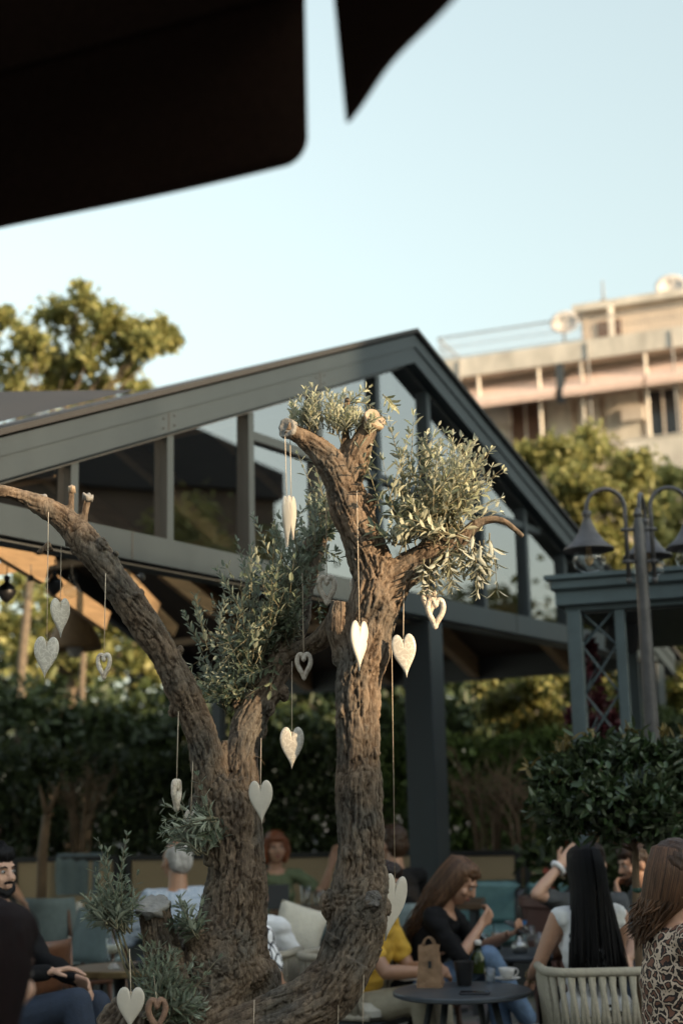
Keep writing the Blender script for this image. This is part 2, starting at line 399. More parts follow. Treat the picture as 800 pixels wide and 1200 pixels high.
def barkmat():
    m = bpy.data.materials.new('olive_bark'); nt, N, L = nodes(m); b = N['Principled BSDF']; b.inputs['Roughness'].default_value = .88
    b.inputs['Specular IOR Level'].default_value = .25
    tc = N.new('ShaderNodeTexCoord')
    mp = N.new('ShaderNodeMapping'); mp.inputs['Scale'].default_value = (1, 1, .35); L.new(tc.outputs['Object'], mp.inputs['Vector'])
    n1 = N.new('ShaderNodeTexNoise'); n1.inputs['Scale'].default_value = 55; n1.inputs['Detail'].default_value = 8; n1.inputs['Roughness'].default_value = .7
    L.new(mp.outputs['Vector'], n1.inputs['Vector'])
    n2 = N.new('ShaderNodeTexNoise'); n2.inputs['Scale'].default_value = 7; n2.inputs['Detail'].default_value = 4; L.new(tc.outputs['Object'], n2.inputs['Vector'])
    r1 = N.new('ShaderNodeValToRGB'); e = r1.color_ramp.elements; e[0].position = .30; e[0].color = (.085, .065, .048, 1); e[1].position = .74; e[1].color = (.29, .22, .16, 1)
    L.new(n1.outputs['Fac'], r1.inputs['Fac'])
    r2 = N.new('ShaderNodeValToRGB'); e = r2.color_ramp.elements; e[0].position = .42; e[0].color = (1, .97, .92, 1); e[1].position = .62; e[1].color = (.66, .76, .84, 1)
    L.new(n2.outputs['Fac'], r2.inputs['Fac'])
    mx = N.new('ShaderNodeMix'); mx.data_type = 'RGBA'; mx.blend_type = 'MULTIPLY'; mx.inputs['Factor'].default_value = 1
    L.new(r1.outputs['Color'], mx.inputs['A']); L.new(r2.outputs['Color'], mx.inputs['B']); L.new(mx.outputs['Result'], b.inputs['Base Color'])
    # darker brown in the fissures between the bark plates
    av = N.new('ShaderNodeAttribute'); av.attribute_name = 'bark_plate'
    rp = N.new('ShaderNodeValToRGB'); e = rp.color_ramp.elements; e[0].position = .15; e[0].color = (.30, .24, .20, 1); e[1].position = .85; e[1].color = (1, 1, 1, 1)
    L.new(av.outputs['Fac'], rp.inputs['Fac'])
    m2 = N.new('ShaderNodeMix'); m2.data_type = 'RGBA'; m2.blend_type = 'MULTIPLY'; m2.inputs['Factor'].default_value = 1
    L.new(mx.outputs['Result'], m2.inputs['A']); L.new(rp.outputs['Color'], m2.inputs['B']); L.new(m2.outputs['Result'], b.inputs['Base Color'])
    # grey lichen and black weather stains in patches
    n4 = N.new('ShaderNodeTexNoise'); n4.inputs['Scale'].default_value = 5.5; n4.inputs['Detail'].default_value = 9; n4.inputs['Roughness'].default_value = .75; L.new(tc.outputs['Object'], n4.inputs['Vector'])
    r4 = N.new('ShaderNodeValToRGB'); e = r4.color_ramp.elements; e[0].position = .36; e[0].color = (.42, .41, .42, 1); e[1].position = .50; e[1].color = (1, 1, 1, 1)
    x4 = e.new(.63); x4.color = (1, 1, 1, 1); x4 = e.new(.70); x4.color = (1.15, 1.25, 1.3, 1)
    L.new(n4.outputs['Fac'], r4.inputs['Fac'])
    m3 = N.new('ShaderNodeMix'); m3.data_type = 'RGBA'; m3.blend_type = 'MULTIPLY'; m3.inputs['Factor'].default_value = .85
    L.new(m2.outputs['Result'], m3.inputs['A']); L.new(r4.outputs['Color'], m3.inputs['B']); L.new(m3.outputs['Result'], b.inputs['Base Color'])
    bp = N.new('ShaderNodeBump'); bp.inputs['Strength'].default_value = .9; bp.inputs['Distance'].default_value = .01
    L.new(n1.outputs['Fac'], bp.inputs['Height']); L.new(bp.outputs['Normal'], b.inputs['Normal'])
    return m
M_bark = barkmat()
M_knot = pm('grey_knot_wood', (.13, .12, .11), .9, .5, 45, .6)
# ------------------------------------------------------------------ light
SUN_EL = R(12); SV = V((.80, -.60, 0)).normalized()
S = V((SV.x*math.cos(SUN_EL), SV.y*math.cos(SUN_EL), math.sin(SUN_EL)))
w = bpy.data.worlds.new('World'); SC.world = w; w.use_nodes = True
nt = w.node_tree; bg = nt.nodes['Background']
sky = nt.nodes.new('ShaderNodeTexSky'); sky.sky_type = 'NISHITA'; sky.sun_disc = False
sky.sun_elevation = SUN_EL; sky.sun_rotation = math.atan2(S.x, S.y) % (2*PI)
sky.air_density = 1.0; sky.dust_density = 2.2; sky.ozone_density = 1.0
# sky desaturated; ramp dims it low down, leaving overhead bright to fill the shade
hs = nt.nodes.new('ShaderNodeHueSaturation'); hs.inputs['Saturation'].default_value = .42; hs.inputs['Value'].default_value = 1.3; nt.links.new(sky.outputs['Color'], hs.inputs['Color'])
tcw = nt.nodes.new('ShaderNodeTexCoord'); sx = nt.nodes.new('ShaderNodeSeparateXYZ'); nt.links.new(tcw.outputs['Generated'], sx.inputs['Vector'])
rw = nt.nodes.new('ShaderNodeValToRGB'); e = rw.color_ramp.elements
e[0].position = 0; e[0].color = (.46, .455, .395, 1); e[1].position = 1; e[1].color = (.93, .97, 1, 1)
x_ = e.new(.22); x_.color = (.50, .53, .475, 1); x_ = e.new(.36); x_.color = (.585, .635, .572, 1); x_ = e.new(.52); x_.color = (.66, .72, .655, 1); x_ = e.new(.64); x_.color = (.88, .92, .92, 1)
nt.links.new(sx.outputs['Z'], rw.inputs['Fac'])
mw = nt.nodes.new('ShaderNodeMix'); mw.data_type = 'RGBA'; mw.blend_type = 'MULTIPLY'; mw.inputs['Factor'].default_value = 1
nt.links.new(hs.outputs['Color'], mw.inputs['A']); nt.links.new(rw.outputs['Color'], mw.inputs['B'])
nt.links.new(mw.outputs['Result'], bg.inputs['Color']); bg.inputs['Strength'].default_value = 0.15
sl = bpy.data.lights.new('sun', 'SUN'); so = bpy.data.objects.new('sun', sl); COL.objects.link(so)
sl.energy = 3.0; sl.angle = R(.6); sl.color = (1.0, .74, .47)
so.rotation_euler = (-S).to_track_quat('-Z', 'Y').to_euler(); so.location = (20, -15, 12)
SC.view_settings.view_transform = 'Standard'; SC.view_settings.look = 'None'
SC.view_settings.exposure = 1.72; SC.view_settings.gamma = 1; SC.view_settings.use_curve_mapping = False
SC.cycles.max_bounces = 6; SC.cycles.transparent_max_bounces = 16; SC.cycles.diffuse_bounces = 3; SC.cycles.glossy_bounces = 4
SC.cycles.caustics_reflective = False; SC.cycles.caustics_refractive = False
SC.cycles.use_denoising = True

# ------------------------------------------------------------------ ground
def paving_mat():
    m = bpy.data.materials.new('stone_paving'); nt, N, L = nodes(m); b = N['Principled BSDF']; b.inputs['Roughness'].default_value = .8
    tc = N.new('ShaderNodeTexCoord'); br = N.new('ShaderNodeTexBrick'); br.inputs['Scale'].default_value = 1.0
    br.inputs['Color1'].default_value = (.17, .15, .13, 1); br.inputs['Color2'].default_value = (.12, .11, .10, 1); br.inputs['Mortar'].default_value = (.06, .055, .05, 1)
    br.inputs['Mortar Size'].default_value = .012; br.inputs['Brick Width'].default_value = .6; br.inputs['Row Height'].default_value = .4
    L.new(tc.outputs['Object'], br.inputs['Vector'])
    n = N.new('ShaderNodeTexNoise'); n.inputs['Scale'].default_value = 3; n.inputs['Detail'].default_value = 8; L.new(tc.outputs['Object'], n.inputs['Vector'])
    mx = N.new('ShaderNodeMix'); mx.data_type = 'RGBA'; mx.blend_type = 'OVERLAY'; mx.inputs['Factor'].default_value = .5
    L.new(br.outputs['Color'], mx.inputs['A']); L.new(n.outputs['Color'], mx.inputs['B']); L.new(mx.outputs['Result'], b.inputs['Base Color'])
    bp = N.new('ShaderNodeBump'); bp.inputs['Strength'].default_value = .3; bp.inputs['Distance'].default_value = .01
    L.new(n.outputs['Fac'], bp.inputs['Height']); L.new(bp.outputs['Normal'], b.inputs['Normal'])
    return m
g = MB(); g.v = [V((-300, -300, 0)), V((300, -300, 0)), V((300, 300, 0)), V((-300, 300, 0))]; g.f = [(0, 1, 2, 3)]
setp(g.build('ground', paving_mat()), kind='structure')

# ------------------------------------------------------------------ house blocks added out of view, heights set to cast the terrace shade
PV = V((.6, .8, 0))
def shade_house(t0, t1, h, dist, label, col, nm):
    root = thing('offscreen_house', label, 'building', SV*dist + PV*(t0+t1)/2)
    rot = Matrix((PV, -SV, (0, 0, 1))).transposed(); L_ = t1-t0
    m = MB(); m.box(SV*(dist+4) + PV*(t0+t1)/2 + V((0, 0, h/2)), (L_, 8, h), rot)
    m.build('wall', pm(nm, col, .85, .15, 2, .1), root)
    m = MB(); m.box(SV*(dist+4) + PV*(t0+t1)/2 + V((0, 0, h+.1)), (L_+.3, 8.3, .2), rot)
    m.build('roof', M_roof, root)
    n = max(2, int(L_/3.2))
    for k in range(n):
        for z in (1.5, 4.4):
            m = MB(); m.box(SV*(dist-.03) + PV*(t0+(k+.5)*L_/n) + V((0, 0, z)), (1.1, .06, 1.5), rot)
            m.build('window', M_black, root)
shade_house(-14, 2.5, 9.5, 18, 'middle plastered house block added out of view behind the terrace for shade', (.27, .24, .20), 'ochre_plaster')
shade_house(4.3, 5.5, 6.5, 18, 'narrow plastered house block added out of view behind the terrace for shade', (.3, .25, .2), 'pink_plaster')
shade_house(2.6, 3.62, 6.9, 18, 'slim plastered house block added out of view behind the terrace for shade', (.3, .27, .22), 'cream_render')
shade_house(3.65, 4.25, 5.95, 18, 'low plastered house block added out of view behind the terrace for shade', (.32, .28, .23), 'warm_plaster')
shade_house(-40, -14.2, 15, 10, 'tall plastered house block added out of view behind left to block the sky', (.2, .18, .15), 'grey_plaster')
shade_house(8.3, 13.1, 10.2, 18, 'tall narrow stone house block added out of view behind the terrace for shade', (.28, .25, .22), 'grey_stone')
shade_house(13.2, 30, 7.75, 18, 'long stone house block added out of view at the end of the row for shade', (.28, .25, .22), 'rough_stone')
shade_house(5.6, 8.2, 7.75, 18, 'taller stone house block added out of view behind the terrace for shade', (.28, .25, .22), 'stone_wall')

# ------------------------------------------------------------------ glass pavilion
B = 1.5
GA = V((.357*B-.03, 7.26*B, 0)); GT = V((.545, .838, 0)).normalized(); GN = V((.838, -.545, 0)).normalized(); GD = -GN
Z_APEX = CAM_H + 2.43*B; Z_TIE = CAM_H + B; SLOPE = .40; HALF = 3.42*B; RL = 5.8
def G(u, z, n=0.0): return GA + GT*u + GN*n + V((0, 0, z))
GROT = Matrix((GT, GN, (0, 0, 1))).transposed()       # local x along the gable, y outward, z up
pav = thing('glass_pavilion', 'large dark grey metal pavilion with a glazed gable behind the olive tree', 'pavilion', G(0, 0))
def rake_z(u): return Z_APEX - SLOPE*abs(u)
def wedge(u0, u1, zf0, zf1, n0, n1, mb):
    pts = [G(u0, zf0(u0), n0), G(u1, zf0(u1), n0), G(u1, zf1(u1), n0), G(u0, zf1(u0), n0)]
    return mb.poly(pts, GN*(n1-n0))
H_RAKE = .225
for sgn in (-1, 1):
    m = MB(); wedge(0, sgn*(HALF+.25), lambda u: rake_z(u)-H_RAKE, rake_z, -.10, .12, m)
    # thin raised flange along the top third of the rake
    wedge(0, sgn*(HALF+.25), lambda u: rake_z(u)-.095, lambda u: rake_z(u)+.004, .12, .132, m)
    m.build('rake_beam', M_metal, pav)
    m = MB(); wedge(0, sgn*(HALF+.25), lambda u: rake_z(u)-H_RAKE-.028, lambda u: rake_z(u)-H_RAKE-.002, -.08, .03, m)
    m.build('glazing_bead', M_metal_dark, pav)
m = MB(); m.poly([G(-HALF, Z_TIE-.095, -.10), G(HALF, Z_TIE-.095, -.10), G(HALF, Z_TIE+.07, -.10), G(-HALF, Z_TIE+.07, -.10)], GN*.2)
m.build('tie_beam', M_metal, pav)
m = MB(); m.poly([G(-HALF, Z_TIE-.115, -.08), G(HALF, Z_TIE-.115, -.08), G(HALF, Z_TIE-.097, -.08), G(-HALF, Z_TIE-.097, -.08)], GN*.13)
m.build('beam_flashing', M_metal_dark, pav)
mull = [-3.03, -2.48, -1.93, -1.38, -.83, -.3, .22, .8, 1.36, 1.9, 2.45, 3.0]
Z_TR = CAM_H + 1.61*B
ztop = lambda u: rake_z(u)-H_RAKE-.028
for q in mull:
    u = q*B
    if ztop(u) < Z_TIE+.15: continue
    m = MB(); wedge(u-.030, u+.030, lambda x: Z_TIE+.072, lambda x: ztop(x)-.002, -.07, .045, m); m.build('mullion', M_metal, pav)
def u_at(z): return (Z_APEX-H_RAKE-.028-z)/SLOPE
ut0 = -1.38*B; ut1 = min(u_at(Z_TR), 1.55*B)
edges = [-u_at(Z_TIE+.072)] + [q*B for q in mull if ztop(q*B) > Z_TIE+.15] + [u_at(Z_TIE+.072)]
for a, b in zip(edges[:-1], edges[1:]):
    a2, b2 = a+.031, b-.031
    if a >= ut0-.01 and b <= ut1+.6:
        b3 = min(b2, u_at(Z_TR+.03))
        m = MB(); m.poly([G(a2, Z_TR-.03, -.06), G(b3, Z_TR-.03, -.06), G(b3, Z_TR+.03, -.06), G(a2, Z_TR+.03, -.06)], GN*.095); m.build('transom', M_metal, pav)
    for lo, hi in ([(Z_TIE+.072, None)]):
        pts = [(a2, lo), (b2, lo), (b2, max(lo+.001, ztop(b2))), (a2, max(lo+.001, ztop(a2)))]
        if a2 < 0 < b2: pts = pts[:3] + [(0, ztop(0))] + pts[3:]
        tl = R(random.uniform(-.25, .25))
        m = MB(); n = len(m.v); m.v = [G(u, z, -.005 + (z-lo)*math.tan(tl)) for u, z in pts]; m.f = [tuple(range(len(pts)))]
        flipn = (m.v[1]-m.v[0]).cross(m.v[2]-m.v[0]).dot(GN) < 0
        me = bpy.data.meshes.new('glass_pane'); me.from_pydata([tuple(v) for v in (m.v[::-1] if flipn else m.v)], [], m.f); me.update(); link('glass_pane', me, M_pane, pav)
# butt joints and screw heads along the rakes and the tie beam
for sgn in (-1, 1):
    for q in (.9, 2.0, 3.0):
        u = sgn*q*B
        m = MB(); wedge(u-.004, u+.004, lambda x: rake_z(x)-H_RAKE+.006, lambda x: rake_z(x)-.1, .119, .1225, m); m.build('joint', M_roof, pav)
        m = MB()
        for du in (-.05, .05):
            for dz in (-.13, -.19): m.ell(G(u+du, rake_z(u+du)+dz, .1215), (.007, .007, .007), seg=8, rings=6)
        m.build('screw_heads', M_roof, pav)
for q in (-2.2, -.55, 1.1, 2.7):
    m = MB(); m.poly([G(q*B-.004, Z_TIE-.092, .099), G(q*B+.004, Z_TIE-.092, .099), G(q*B+.004, Z_TIE+.067, .099), G(q*B-.004, Z_TIE+.067, .099)], GN*.0035); m.build('joint', M_roof, pav)
# posts
def post(u, n, w=.235, z1=None, name='post'):
    m = MB(); c = G(u, 0, n); z1 = z1 or Z_TIE-.117
    m.box(c+V((0, 0, z1/2)), (w*.8, w, z1), GROT, bevel=.008); m.box(c+V((0, 0, .012)), (w+.1, w+.12, .024), GROT)
    return m.build(name, M_metal, pav)
post(.16*B, -.03, .25); post(-HALF+.1, -.03, .25); post(HALF-.1, -.03, .25)
for n in (-RL*.5, -RL):
    for u in (-HALF+.1, HALF-.1): post(u, n, .16)
# eave beams, ridge, back gable frame
for sgn in (-1, 1):
    m = MB(); m.bar(G(sgn*(HALF-.02), Z_TIE-.02, -.11), G(sgn*(HALF-.02), Z_TIE-.02, -RL), .14, .26); m.build('eave_beam', M_metal_dark, pav)
m = MB(); m.bar(G(0, Z_APEX-.28, -.11), G(0, Z_APEX-.28, -RL), .12, .3); m.build('ridge_beam', M_metal_dark, pav)
m = MB(); wedge(0, HALF, lambda u: rake_z(u)-.30, lambda u: rake_z(u)-.035, -RL-.06, -RL+.06, m); m.build('rake_beam', M_metal_dark, pav)
m = MB(); wedge(0, -HALF, lambda u: rake_z(u)-.30, lambda u: rake_z(u)-.035, -RL-.06, -RL+.06, m); m.build('rake_beam', M_metal_dark, pav)
# roof sheets with the edge seen above the left rake
for sgn in (-1, 1):
    pts = [G(0, Z_APEX+.02, .16), G(sgn*(HALF+.4), rake_z(HALF+.4)+.02, .16), G(sgn*(HALF+.4), rake_z(HALF+.4)+.02, -RL-.3), G(0, Z_APEX+.02, -RL-.3)]
    m = MB(); m.poly(pts, V((0, 0, .035))); m.build('roof', M_roof, pav)
    pts = [G(0, Z_APEX-.03, -.12), G(sgn*(HALF+.2), rake_z(HALF+.2)-.03, -.12), G(sgn*(HALF+.2), rake_z(HALF+.2)-.03, -RL-.2), G(0, Z_APEX-.03, -RL-.2)]
    m = MB(); m.poly(pts, V((0, 0, .03))); m.build('roof_lining', M_board, pav)
# raised roof ridge at the left
m = MB(); m.poly([G(-1.95*B, rake_z(1.95*B)+.09, -.2), G(-HALF-.3, rake_z(HALF+.3)+.09, -.2), G(-HALF-.3, rake_z(HALF+.3)+.42, -1.0), G(-2.4*B, rake_z(2.4*B)+.33, -1.0)], GD*.3)
m.build('roof_awning_case', M_roof, pav)
# rafters
k = 0
nn = -.95
while nn > -RL+.3:
    for sgn in (-1, 1):
        m = MB(); wedge(sgn*.08, sgn*(HALF-.12), lambda u: rake_z(u)-.27, lambda u: rake_z(u)-.035, nn-.05, nn+.05, m); m.build('rafter', M_rafter, pav)
    nn -= 1.15
for q in (-2.4, -1.2, 1.2, 2.4):
    z = rake_z(q*B)-.29
    m = MB(); m.bar(G(q*B, z, -.2), G(q*B, z, -RL), .09, .07); m.build('purlin', M_rafter, pav)
def GPt(px, py, n):
    v = CM @ V(((px-400)/F, (600-py)/F, -1.0)); o = G(0, 0, n); t_ = (o-C0).dot(GN)/v.dot(GN); return C0+v*t_
for (xa, ya, xb, yb, n, hh) in ((-14, 632, 52, 672, -.9, .085), (-30, 672, 62, 655, -1.6, .05), (60, 684, 124, 728, -1.6, .085), (136, 668, 182, 716, -1.9, .08), (190, 668, 248, 714, -2.0, .08), (180, 716, 204, 740, -2.6, .07),
        (196, 578, 250, 628, -2.2, .08), (236, 628, 268, 636, -2.4, .06), (100, 640, 150, 690, -3.0, .08)):
    m = MB(); m.bar(GPt(xa, ya, n), GPt(xb, yb, n), .05, hh*1.7, GN.cross(GPt(xb, yb, n)-GPt(xa, ya, n))); m.build('sunlit_rafter_piece', M_rafter, pav)  # short timber bars added to stand for sunlit stretches of rafter
# hanging things under the left bay
def lantern(px, py, d, hpx, shape, label, zr):
    p = P(px, py, d); r = PX(hpx, d)/2
    t = thing('hanging_lamp', label, 'lamp', p, 'small lamps hung from the pavilion roof')
    m = MB()
    if shape == 'bulb': m.lathe([(.2*r, r), (.45*r, .75*r), (.85*r, .2*r), (.95*r, -.2*r), (.7*r, -.7*r), (.1*r, -r)], p, 14); m.build('bulb', M_glass, t, True)
    else:
        m.lathe([(.15*r, r), (.7*r, .5*r), (.9*r, 0), (.55*r, -.6*r), (.1*r, -r)], p, 14); m.build('lamp_shade', M_black, t, True)
    m = MB(); m.lathe([(.25*r, 0), (.3*r, r*.5), (.15*r, r*.6)], p+V((0, 0, r*.95)), 10); m.tube([p+V((0, 0, r)), V((p.x, p.y, min(zr, p.z+.16)))], .003, 6)
    m.build('flex', M_black, t)
lantern(8, 694, 8.2, 26, 'shade', 'black hanging lamp at the far left under the pavilion beam', 3.3)
lantern(36, 692, 8.6, 24, 'bulb', 'clear bulb hanging right of the leftmost black lamp under the pavilion roof', 3.4)
lantern(64, 686, 8.4, 24, 'shade', 'black hanging lamp beside the string of the largest left heart', 3.4)
lantern(84, 690, 9.0, 22, 'bulb', 'clear bulb hanging just left of the leaning olive branch', 3.5)
lantern(160, 676, 9.0, 22, 'bulb', 'clear bulb hanging just right of the leaning olive branch', 3.6)
p = P(88, 738, 15.5)
t = thing('wicker_pendant', 'blurred tan wicker pendant lamp hanging far behind the left hearts', 'lamp', p)
m = MB(); m.lathe([(.06, .42), (.10, .3), (.30, -.18), (.31, -.22), (.28, -.22), (.08, .3)], p, 20, closed=False); m.build('lamp_shade', M_pendant, t, True)
m = MB(); m.tube([p+V((0, 0, .4)), p+V((0, 0, 1.4))], .01, 6); m.build('flex', M_black, t)
m = MB(); m.ell(p+V((0, 0, -.2)), (.09, .09, .11)); m.build('bulb', M_china, t, True)

# ------------------------------------------------------------------ teal kiosk on the right
KA = P(637, 690, 9.5); KX = V((.94, -.34, 0)).normalized(); KY = V((.34, .94, 0)).normalized(); KROT = Matrix((KX, KY, (0, 0, 1))).transposed()
K0 = V((KA.x, KA.y, 0)); KZ = KA.z
def K(a, b, z): return K0 + KX*a + KY*b + V((0, 0, z))
kio = thing('garden_kiosk', 'teal grey metal kiosk with a stepped cornice and lattice corner pillar behind the lamp post', 'kiosk', K0)
KL, KD = 4.2, 2.8
prof = [(0.0, -.10, .02), (.04, -.02, .07), (.0, .05, .085), (-.05, .055, .10)]
m = MB(); m.box(K(KL/2, KD/2, KZ+.075), (KL, KD, .03), KROT); m.box(K(KL/2+.005, KD/2, KZ+.025), (KL-.05, KD-.05, .07), KROT, bevel=.01); m.box(K(KL/2, KD/2, KZ-.06), (KL-.12, KD-.12, .1), KROT)
m.box(K(KL/2, KD/2, KZ-.13), (KL-.22, KD-.22, .04), KROT); m.build('cornice', M_teal, kio)
m = MB(); m.box(K(KL/2, KD/2, KZ-.16), (KL-.3, KD-.3, .018), KROT); m.build('ceiling', M_black, kio)
def kpost(a, b, w=.09):
    m = MB(); m.box(K(a, b, (KZ-.15)/2), (w, w, KZ-.15), KROT, bevel=.006); m.build('pillar', M_teal, kio)
for a, b in ((.17, .14), (.47, .16), (KL-.2, .14), (.17, KD-.2), (KL-.2, KD-.2), (.95, KD-.2)): kpost(a, b, .095 if a < .3 else .07)
m = MB(); y = .15
z0 = 1.9
while z0 < KZ-.2:
    z1 = min(z0+.32, KZ-.15)
    m.tube([K(.21, y, z0), K(.44, y, z1)], .008, 6); m.tube([K(.44, y+.012, z0), K(.21, y+.012, z1)], .008, 6)
    m.tube([K(.19, y+.05, z0), K(.24, y+.6, z1)], .008, 6)
    z0 = z1
m.build('lattice', M_teal, kio)
p = P(732, 730, 10.3)
t = thing('loudspeaker', 'black loudspeaker box tilted under the kiosk roof beside the lamp post', 'speaker', p)
rs = Matrix.Rotation(R(-25), 3, 'Z') @ Matrix.Rotation(R(18), 3, 'X') @ Matrix.Rotation(R(12), 3, 'Y')
m = MB(); m.box(p, (.24, .22, .40), rs, bevel=.02); m.build('cabinet', M_black, t)
m = MB(); m.box(p+rs @ V((0, -.113, 0)), (.20, .012, .36), rs); m.build('grille', M_metal_dark, t)
m = MB(); m.bar(p+rs @ V((0, .1, .1)), V((p.x, p.y+.1, KZ-.17)), .03, .03); m.build('bracket', M_black, t)

# ------------------------------------------------------------------ lamp post
def lamp_post():
    b = P(757, 760, 8.2); x, y = b.x, b.y; top = P(743, 607, 8.2).z
    t = thing('street_lamp', 'dark iron lamp post with hooped arms and bell shaped shades in front of the kiosk', 'street lamp', (x, y, 0))
    m = MB(); m.lathe([(.14, 0), (.14, .08), (.09, .12), (.07, .5), (.052, .55), (.045, 1.5), (.036, top-.35), (.034, top-.05), (.02, top), (.028, top+.02), (.012, top+.06)], (x, y, 0), 18); m.build('pole', M_iron, t, 'auto')
    for ang in (180, 0, 70, -110):
        if ang == -110: continue
        d = V((math.cos(R(ang)), math.sin(R(ang)), 0)); up = V((0, 0, 1)); o = V((x, y, 0))
        ri = .075; ro = .30
        pts = [o+d*ri+up*(top-.36), o+d*ri+up*(top+.02)]
        c = (ri+ro)/2; rad = (ro-ri)/2
        for k in range(13):
            a = PI - PI*k/12
            pts.append(o+d*(c+rad*math.cos(a))+up*(top+.06+rad*1.05*math.sin(a)))
        pts.append(o+d*ro+up*(top+.035))
        m = MB(); m.tube(pts, .013, 10); m.ell(o+d*ri+up*(top-.37), (.018, .018, .022))
        for z in (top-.07, top-.26):
            m.tube([o+up*z, o+d*(ri+.03)+up*z], .011, 8); m.ell(o+d*ri+up*z, (.02, .02, .016))
        m.build('arm', M_iron, t, True)
        s = o+d*ro
        m = MB(); m.lathe([(.020, top+.05), (.028, top+.04), (.028, top+.022), (.022, top+.012), (.034, top-.03), (.056, top-.08), (.094, top-.135), (.146, top-.178), (.150, top-.189), (.142, top-.187), (.09, top-.145), (.03, top-.04)], s, 28, closed=False)
        sh = m.build('lamp_shade', M_iron, t, True)
        m = MB(); m.lathe([(.062, top-.19), (.088, top-.212), (.098, top-.245), (.085, top-.285), (.045, top-.312), (.004, top-.319)], s, 24, closed=False); m.build('glass_globe', M_glass, sh, True)
        m = MB(); m.ell(s+V((0, 0, top-.235)), (.026, .026, .045)); m.lathe([(.016, top-.20), (.016, top-.14)], s, 10); m.build('bulb', M_bulb, sh, True)
M_iron = pm('weathered_lamp_iron', (.055, .052, .052), .5, .35, 12, .12)
M_bulb = pm('amber_bulb', (.5, .34, .18), .15, .2, 20, 0)
lamp_post()

# ------------------------------------------------------------------ parasol over the camera
def parasol():
    HB = 1.008; VH = .31; corner = V((-.0133, 2.1108, 0)); ax = V((-.9259, .3778, 0)).normalized(); ay = V((.3241, -.9460, 0)).normalized()
    side = 1.18; rr = side/(2*math.sin(PI/8)); ctr = corner+(ax+ay).normalized()*rr
    z_e = CAM_H+HB+VH; apex = V((ctr.x, ctr.y, z_e+.55))
    t = thing('parasol', 'black brown canvas parasol overhead with hanging valance flaps in the top left', 'parasol', (ctr.x, ctr.y, 0))
    a0 = math.atan2(corner.y-ctr.y, corner.x-ctr.x)
    c8 = [V((ctr.x+rr*math.cos(a0+k*PI/4), ctr.y+rr*math.sin(a0+k*PI/4), z_e)) for k in range(8)]
    m = MB()
    for i in range(8): m.poly([c8[i], c8[(i+1) % 8], apex], V((0, 0, .006)))
    m.build('canopy', M_canopy, t)
    for i in range(8):
        a, b = c8[i], c8[(i+1) % 8]; d = (b-a).normalized(); wid = (b-a).length; nrm = d.cross(V((0, 0, 1)))
        g = .030 if i != 7 else .012; gf = .030 if i != 7 else .118; r1 = .042; xs = []
        N_ = 60; w2 = wid-g-gf
        for k in range(N_+1): xs.append(w2*(.5-.5*math.cos(PI*k/N_)))
        nz = 14; vs = []; fs = []
        for j in range(nz+1):
            q = j/nz
            for x in xs:
                hb = VH; e = min(x, w2-x); far = (x > w2/2)
                rad = r1 if (i == 0 or i % 2 == 0) else r1
                if i == 7: rad = .006 if far else r1
                if e < rad: hb = VH-rad+math.sqrt(max(0, rad*rad-(rad-e)**2))
                vs.append(a+d*(g+x)+V((0, 0, -q*hb+.004))+nrm*(.006*q*math.sin(x*7+i*1.3))+(V((-.026*(1-q)*math.exp(-(w2-x)/.10)-.016*q*math.exp(-((w2-x-.2)/.12)**2), 0, 0)) if i == 7 else V((0, 0, 0))))
        n1 = N_+1
        for j in range(nz):
            for k in range(N_): o_ = j*n1+k; fs.append((o_, o_+1, o_+n1+1, o_+n1))
        mm = MB(); mm.v = vs; mm.f = fs; ob = mm.build('valance', M_canopy, t, True)
        sd = ob.modifiers.new('cloth', 'SOLIDIFY'); sd.thickness = .004
    m = MB(); m.tube([(ctr.x, ctr.y, 0), (ctr.x, ctr.y, apex.z-.03)], .024, 14); m.build('pole', M_metal_dark, t, True)
    m = MB(); m.lathe([(.30, 0), (.30, .05), (.05, .09), (.03, .3)], (ctr.x, ctr.y, 0), 24); m.build('base', M_metal_dark, t)
    for q in c8:
        m = MB(); m.tube([apex+V((0, 0, -.05)), q+V((0, 0, -.014))+(apex-q)*.03], .008, 8); m.build('rib', M_canopy, t)
parasol()
random.seed(3)
# ------------------------------------------------------------------ apartment building, right background
BA = P(512, 430, 52); BB = P(806, 410, 48.4)
BX = V((BB.x-BA.x, BB.y-BA.y, 0)).normalized(); BY = V((-BX.y, BX.x, 0)); BROT = Matrix((BX, BY, (0, 0, 1))).transposed()
B0 = V((BA.x, BA.y, 0))
bld = thing('apartment_building', 'sunlit cream apartment block with balcony awnings and roof terrace at the upper right', 'building', B0)
def BP(px, py, out=0.0):
    """point on the building's balcony plane (moved out towards the street) seen at a photo pixel"""
    v = CM @ V(((px-400)/F, (600-py)/F, -1.0)); n = BY; o = B0 - BY*out
    t_ = (o-C0).dot(n)/v.dot(n); p = C0+v*t_
    return (p-B0).dot(BX), p.z
def bb(name, x0, x1, y0, y1, z0, z1, mat, parent=None, bev=0):
    m = MB(); m.box(B0+BX*(x0+x1)/2+BY*(y0+y1)/2+V((0, 0, (z0+z1)/2)), (abs(x1-x0), abs(y1-y0), abs(z1-z0)), BROT, bev)
    return m.build(name, mat, parent or bld)
M_plaster = pm('cream_plaster', (.52, .42, .33), .9, .12, 1.2, .1)
M_plaster2 = pm('stained_concrete', (.50, .455, .39), .9, .25, 1.6, .15, stretch=(1, 1, .4))
M_awn = pm('faded_pink_awning', (.55, .40, .33), .9, .1, 3, .05)
M_bdoor = pm('brown_shutter', (.10, .05, .03), .7, .3, 6, .1)
M_bglass = pm('dark_window_glass', (.02, .022, .025), .15, .2, 2, 0)
M_rail = pm('grey_railing', (.20, .19, .18), .5, .2, 5, 0)
